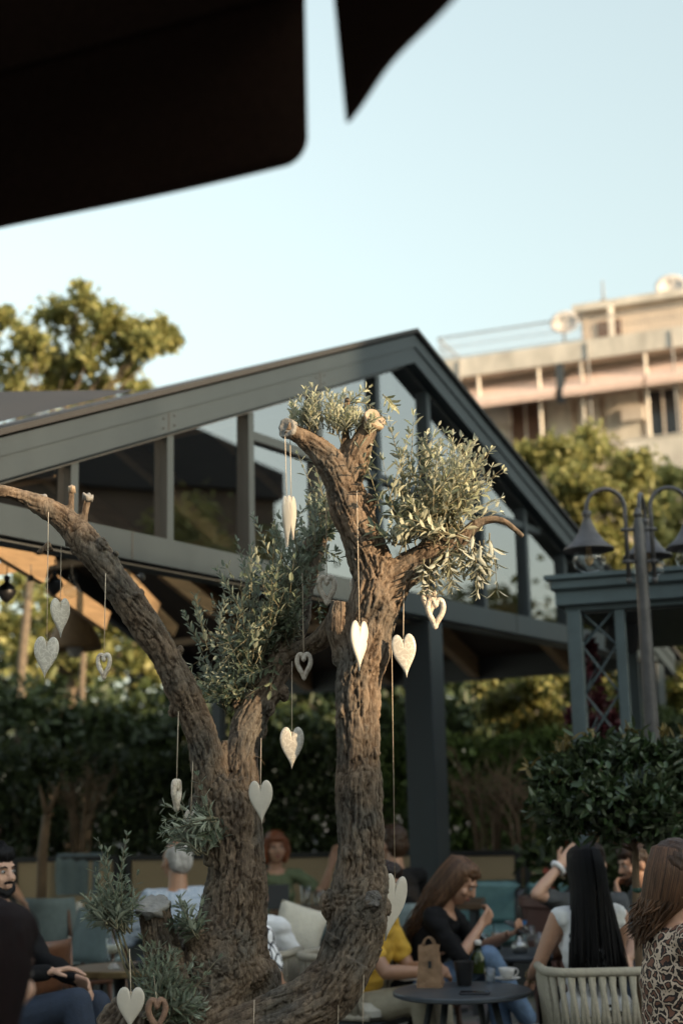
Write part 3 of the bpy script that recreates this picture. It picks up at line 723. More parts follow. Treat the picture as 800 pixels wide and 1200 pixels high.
M_bwhite = pm('white_post_paint', (.70, .62, .52), .7, .1, 5, 0)
_, zs_top = BP(512, 424); _, zs_bot = BP(512, 446)
_, za_b = BP(600, 470); _, zl_top = BP(745, 514); 
WX = 24.0; DEEP = 12.0; BAL = 1.7
SL = 3.0
# stacked floors: balcony slab + recessed wall, the top one is what shows
zt = zs_top
bb('roof_slab', -.1, WX, -.05, DEEP, zs_bot, zs_top, M_plaster2)
floor_z = BP(765, 546, .1)[1]; FH = zs_bot-floor_z; z_par = BP(765, 511, .2)[1]
k = 0; z = zs_bot
while z > 2:
    zf = max(0, z-FH)
    bb('wall', 0.2, WX-.2, BAL, DEEP-.2, zf, z, M_plaster)
    if zf > 0.5: bb('balcony_slab', 0, WX, 0, DEEP-.1, zf-.22, zf-.001, M_plaster2)
    z = zf-.22; k += 1
# top floor front: doors, windows, dividers
def front(name, px0, px1, py0, py1, mat, off=-BAL+.03, th=.06):
    xa, z1 = BP(px0, py0, off); xb, z0 = BP(px1, py1, off)
    zc = zs_bot-.02
    return bb(name, xa, xb, -off-th, -off-.001, max(z0, floor_z+.02), min(z1, zc), mat)
d = front('door', 597, 637, 476, 540, M_bdoor)
d = front('window', 755, 800, 460, 508, M_bglass)
d = front('shutter', 575, 596, 476, 540, M_plaster2)
d = front('shutter', 640, 672, 470, 530, M_plaster2); d = front('shutter', 676, 705, 468, 528, M_plaster2); d = front('shutter', 708, 752, 464, 525, M_plaster2)
# awnings sloping out over the balcony
def awning(px0, px1, drop_px):
    xa, _ = BP(px0, 440, .0); xb, _ = BP(px1, 440, .0)
    z1 = zs_bot-.12; z0 = zs_bot-1.18
    a = [B0+BX*xa+BY*.9+V((0, 0, z1)), B0+BX*xb+BY*.9+V((0, 0, z1)), B0+BX*xb-BY*.35+V((0, 0, z0)), B0+BX*xa-BY*.35+V((0, 0, z0))]
    m = MB(); m.poly(a, V((0, 0, .03))); o = m.build('awning', M_awn, bld)
    m = MB(); m.poly([a[3]+V((0, 0, -.005)), a[2]+V((0, 0, -.005)), a[2]+V((0, 0, -.2)), a[3]+V((0, 0, -.2))], -BY*.02); m.build('valance', M_awn, o)
awning(524, 651, 30); awning(660, 754, 30); awning(757, 860, 30)
# balcony posts in the sun and railings
for px in (631, 681, 757, 560):
    xa, _ = BP(px, 450)
    m = MB(); m.tube([B0+BX*xa+BY*.06+V((0, 0, floor_z)), B0+BX*xa+BY*.06+V((0, 0, zs_bot))], .05, 8); m.build('balcony_post', M_bwhite, bld)
xa, _ = BP(656, 450)
bb('awning_strip', xa-.15, xa+.15, .0, .05, zs_bot-1.5, zs_bot-.02, M_metal_dark)
def railing(x0, x1, y, z0, h, step, parent, thick=.02):
    m = MB()
    f = lambda x, z: B0+BX*x+BY*y+V((0, 0, z))
    m.bar(f(x0, z0+h), f(x1, z0+h), .05, .05); m.bar(f(x0, z0+.1), f(x1, z0+.1), .03, .03); m.bar(f(x0, z0+h*.55), f(x1, z0+h*.55), .02, .02)
    x = x0
    while x <= x1: m.tube([f(x, z0), f(x, z0+h)], thick*.5, 5); x += step
    return m.build('railing', M_rail, parent)
railing(.1, WX-.2, .06, floor_z, 1.0, .14, bld)
xr, _ = BP(686, 400)
railing(.05, xr, .08, zs_top, .95, .13, bld); 
m = MB(); m.bar(B0+BX*.05+BY*.08+V((0, 0, zs_top+.95)), B0+BX*.05+BY*8+V((0, 0, zs_top+.95)), .05, .05)
x = 0.0
while x < 8: m.tube([B0+BX*.05+BY*(.08+x)+V((0, 0, zs_top)), B0+BX*.05+BY*(.08+x)+V((0, 0, zs_top+.95))], .012, 5); x += .25
m.build('railing', M_rail, bld)
railing(xr+.1, WX-.2, .3, zs_top, .9, .13, bld)
# parapet of the balcony below at the right, its plants
xp, _ = BP(733, 520, .2)
bb('parapet', xp, WX, -.22, -.02, floor_z-.25, z_par-.05, M_plaster2)
bb('parapet_cap', xp-.05, WX, -.26, .02, z_par-.048, z_par, M_plaster2)
railing(0, WX, -.1, floor_z-3.0, 1.0, .2, bld, .05)
# penthouse
xh, _ = BP(681, 390, -2.0); _, zh = BP(690, 366, -2.0)
bb('penthouse_wall', xh, WX-1, 2.0, 8, zs_top+.001, zh, M_plaster)
bb('penthouse_roof', xh-.25, WX-.6, 1.7, 8.3, zh+.001, zh+.28, M_plaster2)
def fr2(name, px0, px1, py0, py1, mat):
    xa, z1 = BP(px0, py0, -2.0); xb, z0 = BP(px1, py1, -2.0); return bb(name, xa, xb, 1.94, 1.999, max(z0, zs_top+.02), z1, mat)
fr2('window', 700, 729, 378, 410, M_bdoor); 
xa, _ = BP(716, 380, -1.6); bb('penthouse_post', xa-.09, xa+.09, 1.5, 1.68, zs_top+.002, zh, M_bwhite)
xa, zq = BP(707, 356, -3.5); bb('chimney', xa-.2, xa+.2, 3.3, 3.7, zh+.29, zh+.85, M_plaster2)
m = MB(); m.lathe([(.12, 0), (.18, .06), (.05, .16), (.03, .9)], B0+BX*xa+BY*3.5+V((0, 0, zh+.852)), 10); m.build('chimney_cowl', M_rail, bld)
def dish(px, py, rpx, out, label, zbase):
    xa, z = BP(px, py, out); c = B0+BX*xa-BY*out+V((0, 0, z)); r = PX(rpx, c.y)
    t = thing('satellite_dish', label, 'satellite dish', (c.x, c.y, zbase), 'satellite dishes on the roof')
    d_ = V((-.25, -.85, .35)).normalized(); x_, y_, z_ = frame(d_); rot = Matrix((x_, y_, z_)).transposed()
    m = MB(); m.lathe([(.02*r, -.32*r), (.4*r, -.27*r), (.75*r, -.12*r), (r, .05*r), (r, .08*r), (.75*r, -.08*r), (.4*r, -.22*r), (.02*r, -.27*r)], c, 28, rot, closed=False); m.build('reflector', M_dish, t, True)
    m = MB(); m.tube([c+d_*-.32*r, V((c.x, c.y+.35*r, c.z-.1)), V((c.x, c.y+.35*r, zbase))], .045, 8); m.build('mast', M_rail, t)
    m = MB(); m.tube([c-V((0, 0, r)), c+d_*.75*r-V((0, 0, .15*r))], .02, 6); m.ell(c+d_*.78*r-V((0, 0, .12*r)), (.09, .09, .12)); m.build('feed_arm', M_rail, t)
M_dish = pm('pale_dish_paint', (.50, .45, .40), .6, .08, 3, .02)
dish(661, 378, 17.5, -.5, 'smaller pale satellite dish standing on the roof terrace railing', zs_top)
dish(785, 336, 18.5, -2.6, 'larger pale satellite dish on top of the penthouse roof at the right edge', zh+.28)
# fittings on the facade
for px, py in ((588, 492), (742, 486)):
    xa, z = BP(px, py, -BAL+.05); bb('air_conditioner', xa-.4, xa+.4, BAL-.36, BAL-.03, z-.28, z+.28, M_dish)
for px in (539, 690, 790):
    xa, _ = BP(px, 440); m = MB(); m.tube([B0+BX*xa-BY*.08+V((0, 0, floor_z-2)), B0+BX*xa-BY*.08+V((0, 0, zs_top-.1))], .035, 6); m.build('drain_pipe', M_rail, bld)
for px0, px1, py0, py1 in ((597, 637, 474, 540), (755, 800, 458, 509)):
    xa, z1 = BP(px0, py0, -BAL+.03); xb, z0 = BP(px1, py1, -BAL+.03); z0 = max(z0, floor_z+.02); z1 = min(z1, zs_bot-.04)
    for x in (xa, (xa+xb)/2, xb): bb('window_frame', x-.04, x+.04, BAL-.13, BAL-.095, z0, z1, M_dish)
    bb('window_frame', xa-.04, xb+.04, BAL-.135, BAL-.10, z1, z1+.07, M_dish)
# balcony plants
for px, py in ((664, 512), (757, 508)):
    xa, z = BP(px, py, -.4); c = B0+BX*xa+BY*.5+V((0, 0, floor_z))
    t = thing('balcony_plant', 'small dark green plant on the apartment balcony ' + ('by the middle shutters' if px < 700 else 'below the dark window'), 'plant', c)
    m = MB(); m.lathe([(.16, .001), (.22, .4), (.2, .4), (.18, .36)], c, 12); m.build('pot', M_pot, t)
    leaf_clumps('foliage', M_mid_leaf, [(tuple(c+V((0, 0, .8))), .4)], 160, .2, .09, t)

# the house to the right of the terrace (beyond the picture) that the gable glass mirrors
hr = thing('offscreen_house', 'dark gabled town house to the right of the terrace', 'building', (33, 13, 0))
m = MB(); m.box((33, 12.7, 5.4), (5.4, 17.4, 10.8)); m.build('wall', pm('brown_render', (.10, .07, .05), .9, .2, 2, .1), hr)
m = MB(); m.poly([(30.0, 3.6, 10.81), (30.0, 21.6, 10.81), (30.0, 21.6, 11.6), (30.0, 17.0, 13.2), (30.0, 3.6, 14.0)], V((5.6, 0, 0))); m.build('roof', M_roof, hr)
for y in (9.5, 12, 14.5, 17):
    for z in (1.7, 4.5, 7.2):
        m = MB(); m.box((30.28, y, z), (.05, 1.0, 1.5)); m.build('window', M_bglass, hr)
# ------------------------------------------------------------------ the olive tree
def spl(pts, step=.02):
    """pts (px,py,d,wpx) -> dense list of (pos, radius), Catmull-Rom"""
    q = [(P(a, b, d), PX(w_, d)/2) for a, b, d, w_ in pts]; out = []
    for i in range(len(q)-1):
        p0, p1, p2, p3 = q[max(i-1, 0)], q[i], q[i+1], q[min(i+2, len(q)-1)]
        n = max(2, int((p2[0]-p1[0]).length/step))
        for k in range(n):
            t = k/n
            h = lambda a, b, c, d_: .5*((2*b)+(-a+c)*t+(2*a-5*b+4*c-d_)*t*t+(-a+3*b-3*c+d_)*t**3)
            out.append((h(p0[0], p1[0], p2[0], p3[0]), h(p0[1], p1[1], p2[1], p3[1])))
    out.append(q[-1]); return out
BR = dict(
 trunk_l=[(215, 1560, 5.0, 250), (222, 1400, 5.0, 210), (232, 1260, 5.0, 165), (240, 1195, 5.0, 148), (262, 1125, 5.0, 112), (275, 1062, 5.0, 90), (276, 1000, 5.0, 70), (270, 950, 5.0, 66), (266, 915, 5.0, 62)],
 strand_a=[(262, 1010, 5.0, 58), (252, 940, 5.0, 50), (239, 875, 4.98, 48), (217, 815, 4.95, 46), (187, 758, 4.9, 44), (152, 707, 4.87, 44), (117, 657, 4.85, 46), (80, 613, 4.83, 40), (46, 591, 4.8, 29), (12, 578, 4.78, 22), (-45, 570, 4.75, 19)],
 strand_b=[(288, 1010, 5.0, 54), (288, 945, 5.02, 46), (284, 885, 5.04, 46), (298, 836, 5.08, 46), (324, 782, 5.13, 44), (346, 722, 5.2, 42), (358, 672, 5.25, 38), (371, 632, 5.3, 30), (384, 592, 5.35, 18), (388, 560, 5.4, 9)],
 web=[(262, 940, 5.02, 55), (263, 895, 5.03, 40), (264, 868, 5.03, 12)],
 trunk_r=[(245, 1560, 4.98, 150), (248, 1380, 4.96, 110), (265, 1235, 4.93, 80), (316, 1210, 4.9, 56), (374, 1178, 4.88, 58), (406, 1128, 4.88, 72), (419, 1070, 4.88, 68), (424, 1010, 4.88, 58), (421, 940, 4.88, 56), (419, 870, 4.88, 55), (420, 800, 4.88, 58), (432, 740, 4.88, 62), (443, 685, 4.88, 62), (446, 655, 4.88, 58)],
 root=[(245, 1225, 4.85, 60), (300, 1186, 4.84, 32), (345, 1164, 4.85, 34), (388, 1140, 4.87, 42)],
 root2=[(225, 1290, 4.8, 80), (280, 1225, 4.8, 46), (330, 1205, 4.8, 40), (380, 1178, 4.82, 50), (412, 1125, 4.84, 50)],
 limb_l=[(446, 690, 4.88, 58), (428, 640, 4.88, 56), (409, 592, 4.87, 50), (394, 552, 4.86, 44), (374, 527, 4.85, 34), (352, 511, 4.84, 26), (335, 502, 4.83, 23)],
 stub_r=[(405, 570, 4.87, 42), (419, 530, 4.85, 32), (430, 505, 4.84, 27), (437, 489, 4.83, 25)],
 stub_t=[(405, 530, 4.86, 18), (405, 500, 4.86, 9), (407, 466, 4.86, 7)],
 limb_r=[(448, 700, 4.88, 54), (474, 668, 4.86, 42), (505, 650, 4.85, 36), (534, 638, 4.84, 25), (560, 613, 4.83, 13), (588, 610, 4.82, 9), (612, 629, 4.82, 7)],
 limb_r2=[(500, 650, 4.85, 20), (520, 620, 4.86, 14), (535, 590, 4.86, 8), (540, 555, 4.86, 5)],
 link=[(402, 722, 4.92, 34), (375, 750, 5.02, 26), (345, 765, 5.12, 28)],
 burl=[(398, 705, 4.86, 22), (396, 735, 4.87, 30), (402, 770, 4.88, 30)],
 stump=[(215, 1240, 4.95, 110), (203, 1165, 4.92, 70), (188, 1110, 4.9, 46), (180, 1064, 4.88, 40)],
 stub_a=[(84, 640, 4.84, 16), (83, 605, 4.83, 10), (84, 572, 4.82, 8)],
 stub_b=[(92, 640, 4.84, 18), (98, 605, 4.83, 12), (103, 582, 4.82, 11)],
 stub_c=[(55, 608, 4.81, 14), (51, 590, 4.80, 10), (51, 582, 4.80, 9)],
 lump1=[(150, 1215, 4.9, 80), (165, 1185, 4.9, 64)],
 lump2=[(195, 1195, 4.86, 70), (200, 1172, 4.86, 50)],
 knob=[(428, 1058, 4.84, 40), (437, 1053, 4.80, 26)],
 knob2=[(232, 1100, 4.92, 36), (226, 1093, 4.90, 22)],
 knob3=[(398, 1100, 4.84, 40), (392, 1110, 4.84, 30)],
 burl4=[(300, 1140, 4.95, 44), (310, 1150, 4.93, 30)],
)
random.seed(11)
CURV = {k: spl(v) for k, v in BR.items()}
SHR = dict(trunk_l=.86, strand_a=.80, strand_b=.80, web=.7, lump1=.9, lump2=.9, trunk_r=.93)
tb = MB(); samples = []; plate = None
for k, c in CURV.items():
    rad = [r*SHR.get(k, .9)*(1+.14*noise.noise(p*9+V((len(k)*3.1, 0, 0)))) for p, r in c]
    tb.tube([p for p, r in c], rad, 16)
    s = 0
    for i, (p, r) in enumerate(c):
        t = (c[min(i+1, len(c)-1)][0]-c[max(i-1, 0)][0]).normalized()
        if i: s += (p-c[i-1][0]).length
        samples.append((p, t, s, r, len(k)))
# little knobs and bark bosses
for k in ('strand_a', 'trunk_r', 'strand_b', 'trunk_l', 'limb_l', 'limb_r'):
    c = CURV[k]
    for i in range(int(len(c)*.22)):
        p, r = random.choice(c); a = random.uniform(0, 2*PI); d = V((math.cos(a), math.sin(a)*.8, random.uniform(-.3, .3)))
        e = r*random.uniform(.16, .34); tb.ell(p+d*r*.93, (e, e, e*1.5), seg=10, rings=6)
# snapped spurs on the rough left branch
for px, py, dx, dy in ((36, 592, -2, -14), (104, 640, 12, -14), (125, 660, 12, -12), (150, 700, 14, -4), (60, 640, -16, 8), (118, 668, 6, -22), (362, 520, -4, -12), (388, 535, -14, 4)):
    a = P(px, py, 4.83); b = P(px+dx, py+dy, 4.82); tb.tube([a, (a+b)/2, b], [.022, .011, .004], 8)
me = tb.remesh('trunk', .0044, 1)
kd = kdtree.KDTree(len(samples))
for i, sm in enumerate(samples): kd.insert(sm[0], i)
kd.balance()
nv = len(me.vertices); co = np.empty(nv*3, np.float32); me.vertices.foreach_get('co', co); no = np.empty(nv*3, np.float32); me.vertices.foreach_get('normal', no)
co = co.reshape(-1, 3); no = no.reshape(-1, 3); out = co.copy()
zup = V((0, 0, 1)); pl = np.ones(nv, np.float32)
for i in range(nv):
    v = V(co[i]); _, j, dist = kd.find(v); p, t, s, r, bid = samples[j]
    q = v-p; al = q.dot(t); perp = q-t*al
    # twisting plates: coordinates run along the limb, stretched lengthwise
    l_ = s+al; wob = noise.noise(v*13)*.35; wob2 = noise.noise(v*40)*.22
    q1 = perp*46 + zup*(l_*5.5) + V((bid*1.7+wob+wob2, wob-wob2, 0))
    n1 = abs(noise.noise(q1)+.35*noise.noise(q1*2.3)+.2*noise.noise(q1*5.1)); fis = 1-min(1, n1/.20)   # long broken fissures
    q2 = perp*95+zup*(l_*13)+V((5+wob2, bid, wob)); n2 = abs(noise.noise(q2)+.4*noise.noise(q2*2.2)); fis2 = 1-min(1, n2/.26)
    q3 = perp*20+zup*(l_*22)+V((9, bid, 3+wob)); n3 = abs(noise.noise(q3)); cross = (1-min(1, n3/.10))*max(0, noise.noise(v*17)+.2)  # short cross cracks
    lo = noise.noise(v*8); crk = noise.noise(v*55); flake = noise.noise(perp*30+zup*l_*9+V((9, bid, 3)))
    k = min(1.15, max(.22, r/.085))
    d = (-.0095*fis - .0045*fis2 - .006*cross + .0030*crk + .0075*max(0, flake))*k + .011*lo*k + .003*k
    pl[i] = (1-fis*.7)*(1-.4*fis2)*(1-.4*min(1, cross))
    out[i] = co[i] + no[i]*d
me.vertices.foreach_set('co', out.astype(np.float32).ravel()); me.update()
at_ = me.attributes.new('bark_plate', 'FLOAT', 'POINT'); at_.data.foreach_set('value', pl)
OB = P(235, 1200, 5.0)
olive = thing('olive_tree', 'old gnarled olive tree with rough forked trunks and sawn limbs, hung with hearts', 'tree', (OB.x, OB.y, 0))
link('trunk', me, M_bark, olive)
def cut(px, py, d, rpx, nrm, mat, flat=1.0):
    c = P(px, py, d); r = PX(rpx, d); x_, y_, z_ = frame(nrm); rot = Matrix((x_, y_, z_)).transposed(); m = MB()
    m.lathe([(r*.95, -.02), (r*.97, .001), (r*.88, .004), (r*.6, .002), (r*.25, .004), (r*.02, .002)], c, 26, rot)
    for i, v in enumerate(m.v): m.v[i] = v + V(z_)*(.008*noise.noise(v*70)) + (v-c)*(.30*noise.noise(v*55))
    return m.build('cut_branch_end', mat, olive, True)
cut(336, 502, 4.815, 12.5, (-.45, -.88, .1), M_cut_grey)
cut(438.5, 491, 4.815, 14, (.50, -.75, .42), M_cut)
cut(179, 1060, 4.87, 20, (-.1, -.45, .9), M_cut_grey)
cut(84.5, 571, 4.815, 5, (.1, -.5, .85), M_cut); cut(104, 581, 4.815, 6.5, (.3, -.5, .8), M_cut_grey); cut(51, 581, 4.80, 5, (0, -.5, .85), M_cut_grey)
cut(437, 1053, 4.792, 10, (.3, -.95, .1), M_knot)

# ---- leafy shoots
class Shoots:
    def __init__(s): s.p = []; s.d = []; s.u = []; s.l = []; s.w = []; s.mb = MB()
    def shoot(s, a, dirv, length, nodes_, ll, grav=-.02, thick=.0025, curve=.25, lw=.36, spread=.75, bare=.12):
        a = V(a); d = V(dirv).normalized(); side = V(rnd_dirs(1)[0]); bend = (side-d*side.dot(d))*curve
        pts = []; N_ = max(6, nodes_); st = length/N_; p = a.copy()
        for i in range(N_+1):
            pts.append(p.copy()); d = (d + bend/N_ + V((0, 0, grav/N_*6))).normalized(); p = p + d*st
        s.mb.tube(pts, [thick*(1-.75*i/N_) for i in range(N_+1)], 5)
        rot = random.uniform(0, PI)
        for i in range(N_+1):
            if i/N_ < bare: continue
            t = (pts[min(i+1, N_)]-pts[max(i-1, 0)]).normalized(); x_, y_, _ = frame(t)
            rot += PI/2 + random.uniform(-.25, .25)
            sz = ll*1.3*(1-.40*(i/N_))*random.uniform(.75, 1.2)
            for k in (0, PI):
                if random.random() < .08: continue
                o = x_*math.cos(rot+k)+y_*math.sin(rot+k)
                ld = (t*(1-spread*.55)+o*spread*random.uniform(.7, 1.1)+V((0, 0, random.uniform(-.15, .1)))).normalized()
                s.p.append(pts[i]+o*thick); s.d.append(ld); s.u.append((t*.8-o*.5+V((0, 0, .4))).normalized()); s.l.append(sz); s.w.append(sz*lw*random.uniform(.8, 1.25))
        for k in range(2):
            s.p.append(pts[-1]); s.d.append((d+V(rnd_dirs(1)[0])*.35).normalized()); s.u.append(V(rnd_dirs(1)[0])); s.l.append(ll*.55); s.w.append(ll*.13)
    def build(s, mat, parent, smooth=True):
        vs, fs = leaves_np([tuple(x) for x in s.p], [tuple(x) for x in s.d], [tuple(x) for x in s.u], s.l, s.w)
        o = link('leafy_shoots', mesh_np('leafy_shoots', vs, fs), mat, parent)
        return link('twigs', s.mb.mesh('twigs', True), M_stem, o)
def toward(a, b): return (V(b)-V(a))
def fan(sh, starts, ends, n, d_rng, ll, nodes_=(7, 11), **kw):
    """shoots from random points near starts to random points in the end blobs (px,py,rx,ry)"""
    for i in range(n):
        sx, sy, sr = random.choice(starts); ex, ey, rx, ry = random.choice(ends)
        a = random.uniform(0, 2*PI); q = math.sqrt(random.random())
        e = P(ex+rx*q*math.cos(a), ey+ry*q*math.sin(a), random.uniform(*d_rng)); dm = random.uniform(d_rng[0]*.4+d_rng[1]*.6-.12, d_rng[0]*.4+d_rng[1]*.6+.02)
        st = P(sx+random.uniform(-sr, sr), sy+random.uniform(-sr, sr)*.6, dm)
        ln = min((e-st).length, .42); st = e-(e-st).normalized()*ln
        sh.shoot(st, e-st, ln, max(5, int(random.randint(*nodes_)*.85)), ll*random.uniform(.85, 1.2), **kw)
random.seed(5)
# the crop of upright shoots on the left cut limb
s1 = Shoots()
for i in range(38):
    t = random.random(); x = 338+t*98; y = 508+t*4-8*random.random(); d = 4.84+random.uniform(-.05, .06)
    h = random.uniform(22, 52)*(1.05 if abs(x-375) < 45 else .8); s1.shoot(P(x, y, d), P(x+random.uniform(-14, 14), y-h, d+random.uniform(-.06, .06))-P(x, y, d), PX(h, d), random.randint(7, 10), .034, spread=.6, bare=.05)
a = P(407, 474, 4.86)
s1.shoot(a, P(440, 456, 4.86)-a, .16, 10, .036, grav=-.3, spread=.8); s1.shoot(a, P(425, 455, 4.83)-a, .10, 7, .034, grav=-.1)
for x0, y0, x1, y1 in ((448, 462, 456, 470), (470, 545, 452, 492), (436, 505, 430, 560), (400, 520, 384, 462)): 
    a = P(x0, y0, 4.84); s1.shoot(a, P(x1, y1, 4.82)-a, max(.08, PX(math.hypot(x1-x0, y1-y0), 4.84)), 7, .036, grav=-.05)
s1.build(M_olive_lit, olive)
# the sunlit dense clump on the right limb
s2 = Shoots()
fan(s2, [(470, 640, 18), (505, 635, 15), (535, 625, 12), (520, 600, 20)], [(500, 575, 42, 38), (535, 555, 40, 40), (555, 580, 34, 30), (525, 525, 28, 22), (565, 550, 22, 25), (470, 600, 20, 25)], 92, (4.70, 4.98), .037, (7, 11), spread=.7)
for i in range(24):
    a = P(480+random.uniform(-25, 70), 590+random.uniform(-30, 20), 4.8+random.uniform(-.08, .1)); e = a+V((random.uniform(-.05, .12), random.uniform(-.06, .06), random.uniform(.13, .26)))
    s2.shoot(a, e-a, (e-a).length, random.randint(8, 11), .032, spread=.5)
s2.build(M_olive_lit, olive)
# big loose leaves at the left of that clump, pale drooping ones below
s3 = Shoots()
for x0, y0, x1, y1 in ((468, 620, 440, 540), (470, 630, 478, 530), (465, 600, 500, 505), (470, 610, 447, 575), (480, 560, 486, 485), (480, 590, 508, 500), (445, 600, 432, 520), (462, 640, 440, 612)):
    a = P(x0, y0, 4.82); s3.shoot(a, P(x1, y1, 4.76)-a, PX(math.hypot(x1-x0, y1-y0), 4.8), 5, .058, grav=-.03, lw=.27, spread=.9)
s3.build(M_olive, olive)
s4 = Shoots()
for i in range(20):
    x0 = random.uniform(520, 575); y0 = random.uniform(615, 650); a = P(x0, y0, 4.80+random.uniform(-.06, .08)); e = P(x0+random.uniform(-14, 20), y0+random.uniform(22, 45), 4.78+random.uniform(-.08, .08))
    s4.shoot(a, e-a, (e-a).length, 5, .055, grav=-.3, lw=.2, spread=.8)
for i in range(5):
    x0 = random.uniform(495, 512); a = P(x0, 655, 4.78); e = P(x0+random.uniform(-18, 10), 690, 4.76); s4.shoot(a, e-a, (e-a).length, 5, .04, grav=-.2)
s4.build(M_olive_pale, olive)
# the big grey green clump between the two trunks
s5 = Shoots()
fan(s5, [(345, 740, 12), (330, 780, 12), (300, 830, 16), (275, 830, 14), (355, 690, 10)], [(330, 665, 40, 34), (285, 690, 36, 34), (255, 735, 30, 28), (290, 755, 34, 34), (275, 800, 34, 22), (310, 720, 36, 40), (350, 640, 26, 22), (240, 790, 16, 16)], 200, (4.93, 5.38), .036, (8, 12), spread=.65)
for i in range(30):
    bx, by = random.choice([(330, 660), (300, 680), (265, 720), (285, 780), (350, 640), (245, 745)])
    a = P(bx+random.uniform(-22, 22), by+random.uniform(-10, 25), random.uniform(4.95, 5.25)); e = a+V((random.uniform(-.07, .05), random.uniform(-.06, .06), random.uniform(.12, .2)))
    s5.shoot(a, e-a, (e-a).length, 10, .03, spread=.5)
s5.build(M_olive, olive)
s6 = Shoots()
fan(s6, [(388, 600, 8), (378, 630, 8), (365, 660, 8)], [(380, 570, 16, 30), (372, 610, 22, 26), (358, 640, 24, 20), (392, 590, 12, 24)], 44, (5.15, 5.45), .036, (7, 10), spread=.7)
for x0, y0, x1, y1 in ((378, 600, 347, 530), (380, 590, 368, 540), (372, 640, 400, 655), (372, 700, 382, 730)):
    a = P(x0, y0, 5.25); s6.shoot(a, P(x1, y1, 5.2)-a, PX(math.hypot(x1-x0, y1-y0), 5.2), 8, .036)
s6.build(M_olive, olive)
# suckers on the trunk and round the base
s7 = Shoots()
fan(s7, [(245, 985, 6), (250, 960, 5), (238, 1000, 6)], [(205, 950, 16, 26), (225, 925, 14, 20), (215, 985, 22, 20), (240, 960, 10, 30), (200, 970, 8, 12)], 26, (4.82, 4.98), .042, (6, 9), lw=.2)
fan(s7, [(232, 1100, 6), (225, 1085, 6)], [(240, 1065, 8, 26), (208, 1075, 14, 22), (225, 1060, 20, 20)], 10, (4.80, 4.92), .042, (5, 7), lw=.3)
fan(s7, [(190, 1195, 14), (205, 1180, 14), (175, 1190, 10)], [(185, 1120, 24, 26), (205, 1140, 26, 30), (232, 1130, 20, 26), (170, 1150, 18, 30), (215, 1170, 26, 20), (200, 1195, 30, 14)], 66, (4.70, 4.88), .044, (6, 9), lw=.21)
fan(s7, [(255, 985, 5)], [(245, 955, 8, 16), (262, 960, 10, 14)], 8, (4.92, 4.96), .03, (5, 7))
s7.build(M_olive, olive)
s8 = Shoots()
fan(s8, [(140, 1088, 6), (132, 1085, 8), (150, 1092, 6)], [(110, 1045, 16, 24), (130, 1030, 20, 32), (148, 1045, 14, 28), (128, 1065, 28, 14), (105, 1060, 12, 12)], 54, (4.74, 4.92), .040, (7, 10), lw=.22)
for x1, y1 in ((128, 990), (141, 985), (118, 1005)):
    a = P(134, 1085, 4.84); s8.shoot(a, P(x1, y1, 4.82)-a, PX(math.hypot(x1-134, y1-1085), 4.84), 10, .034, spread=.5)
# the stems of that sucker run down to the stump
for dx in (-5, 0, 5): s8.mb.tube([P(136+dx, 1088, 4.84), P(150+dx, 1130, 4.86), P(172+dx, 1180, 4.88)], [.003, .004, .006], 6)
s8.build(M_olive, olive)

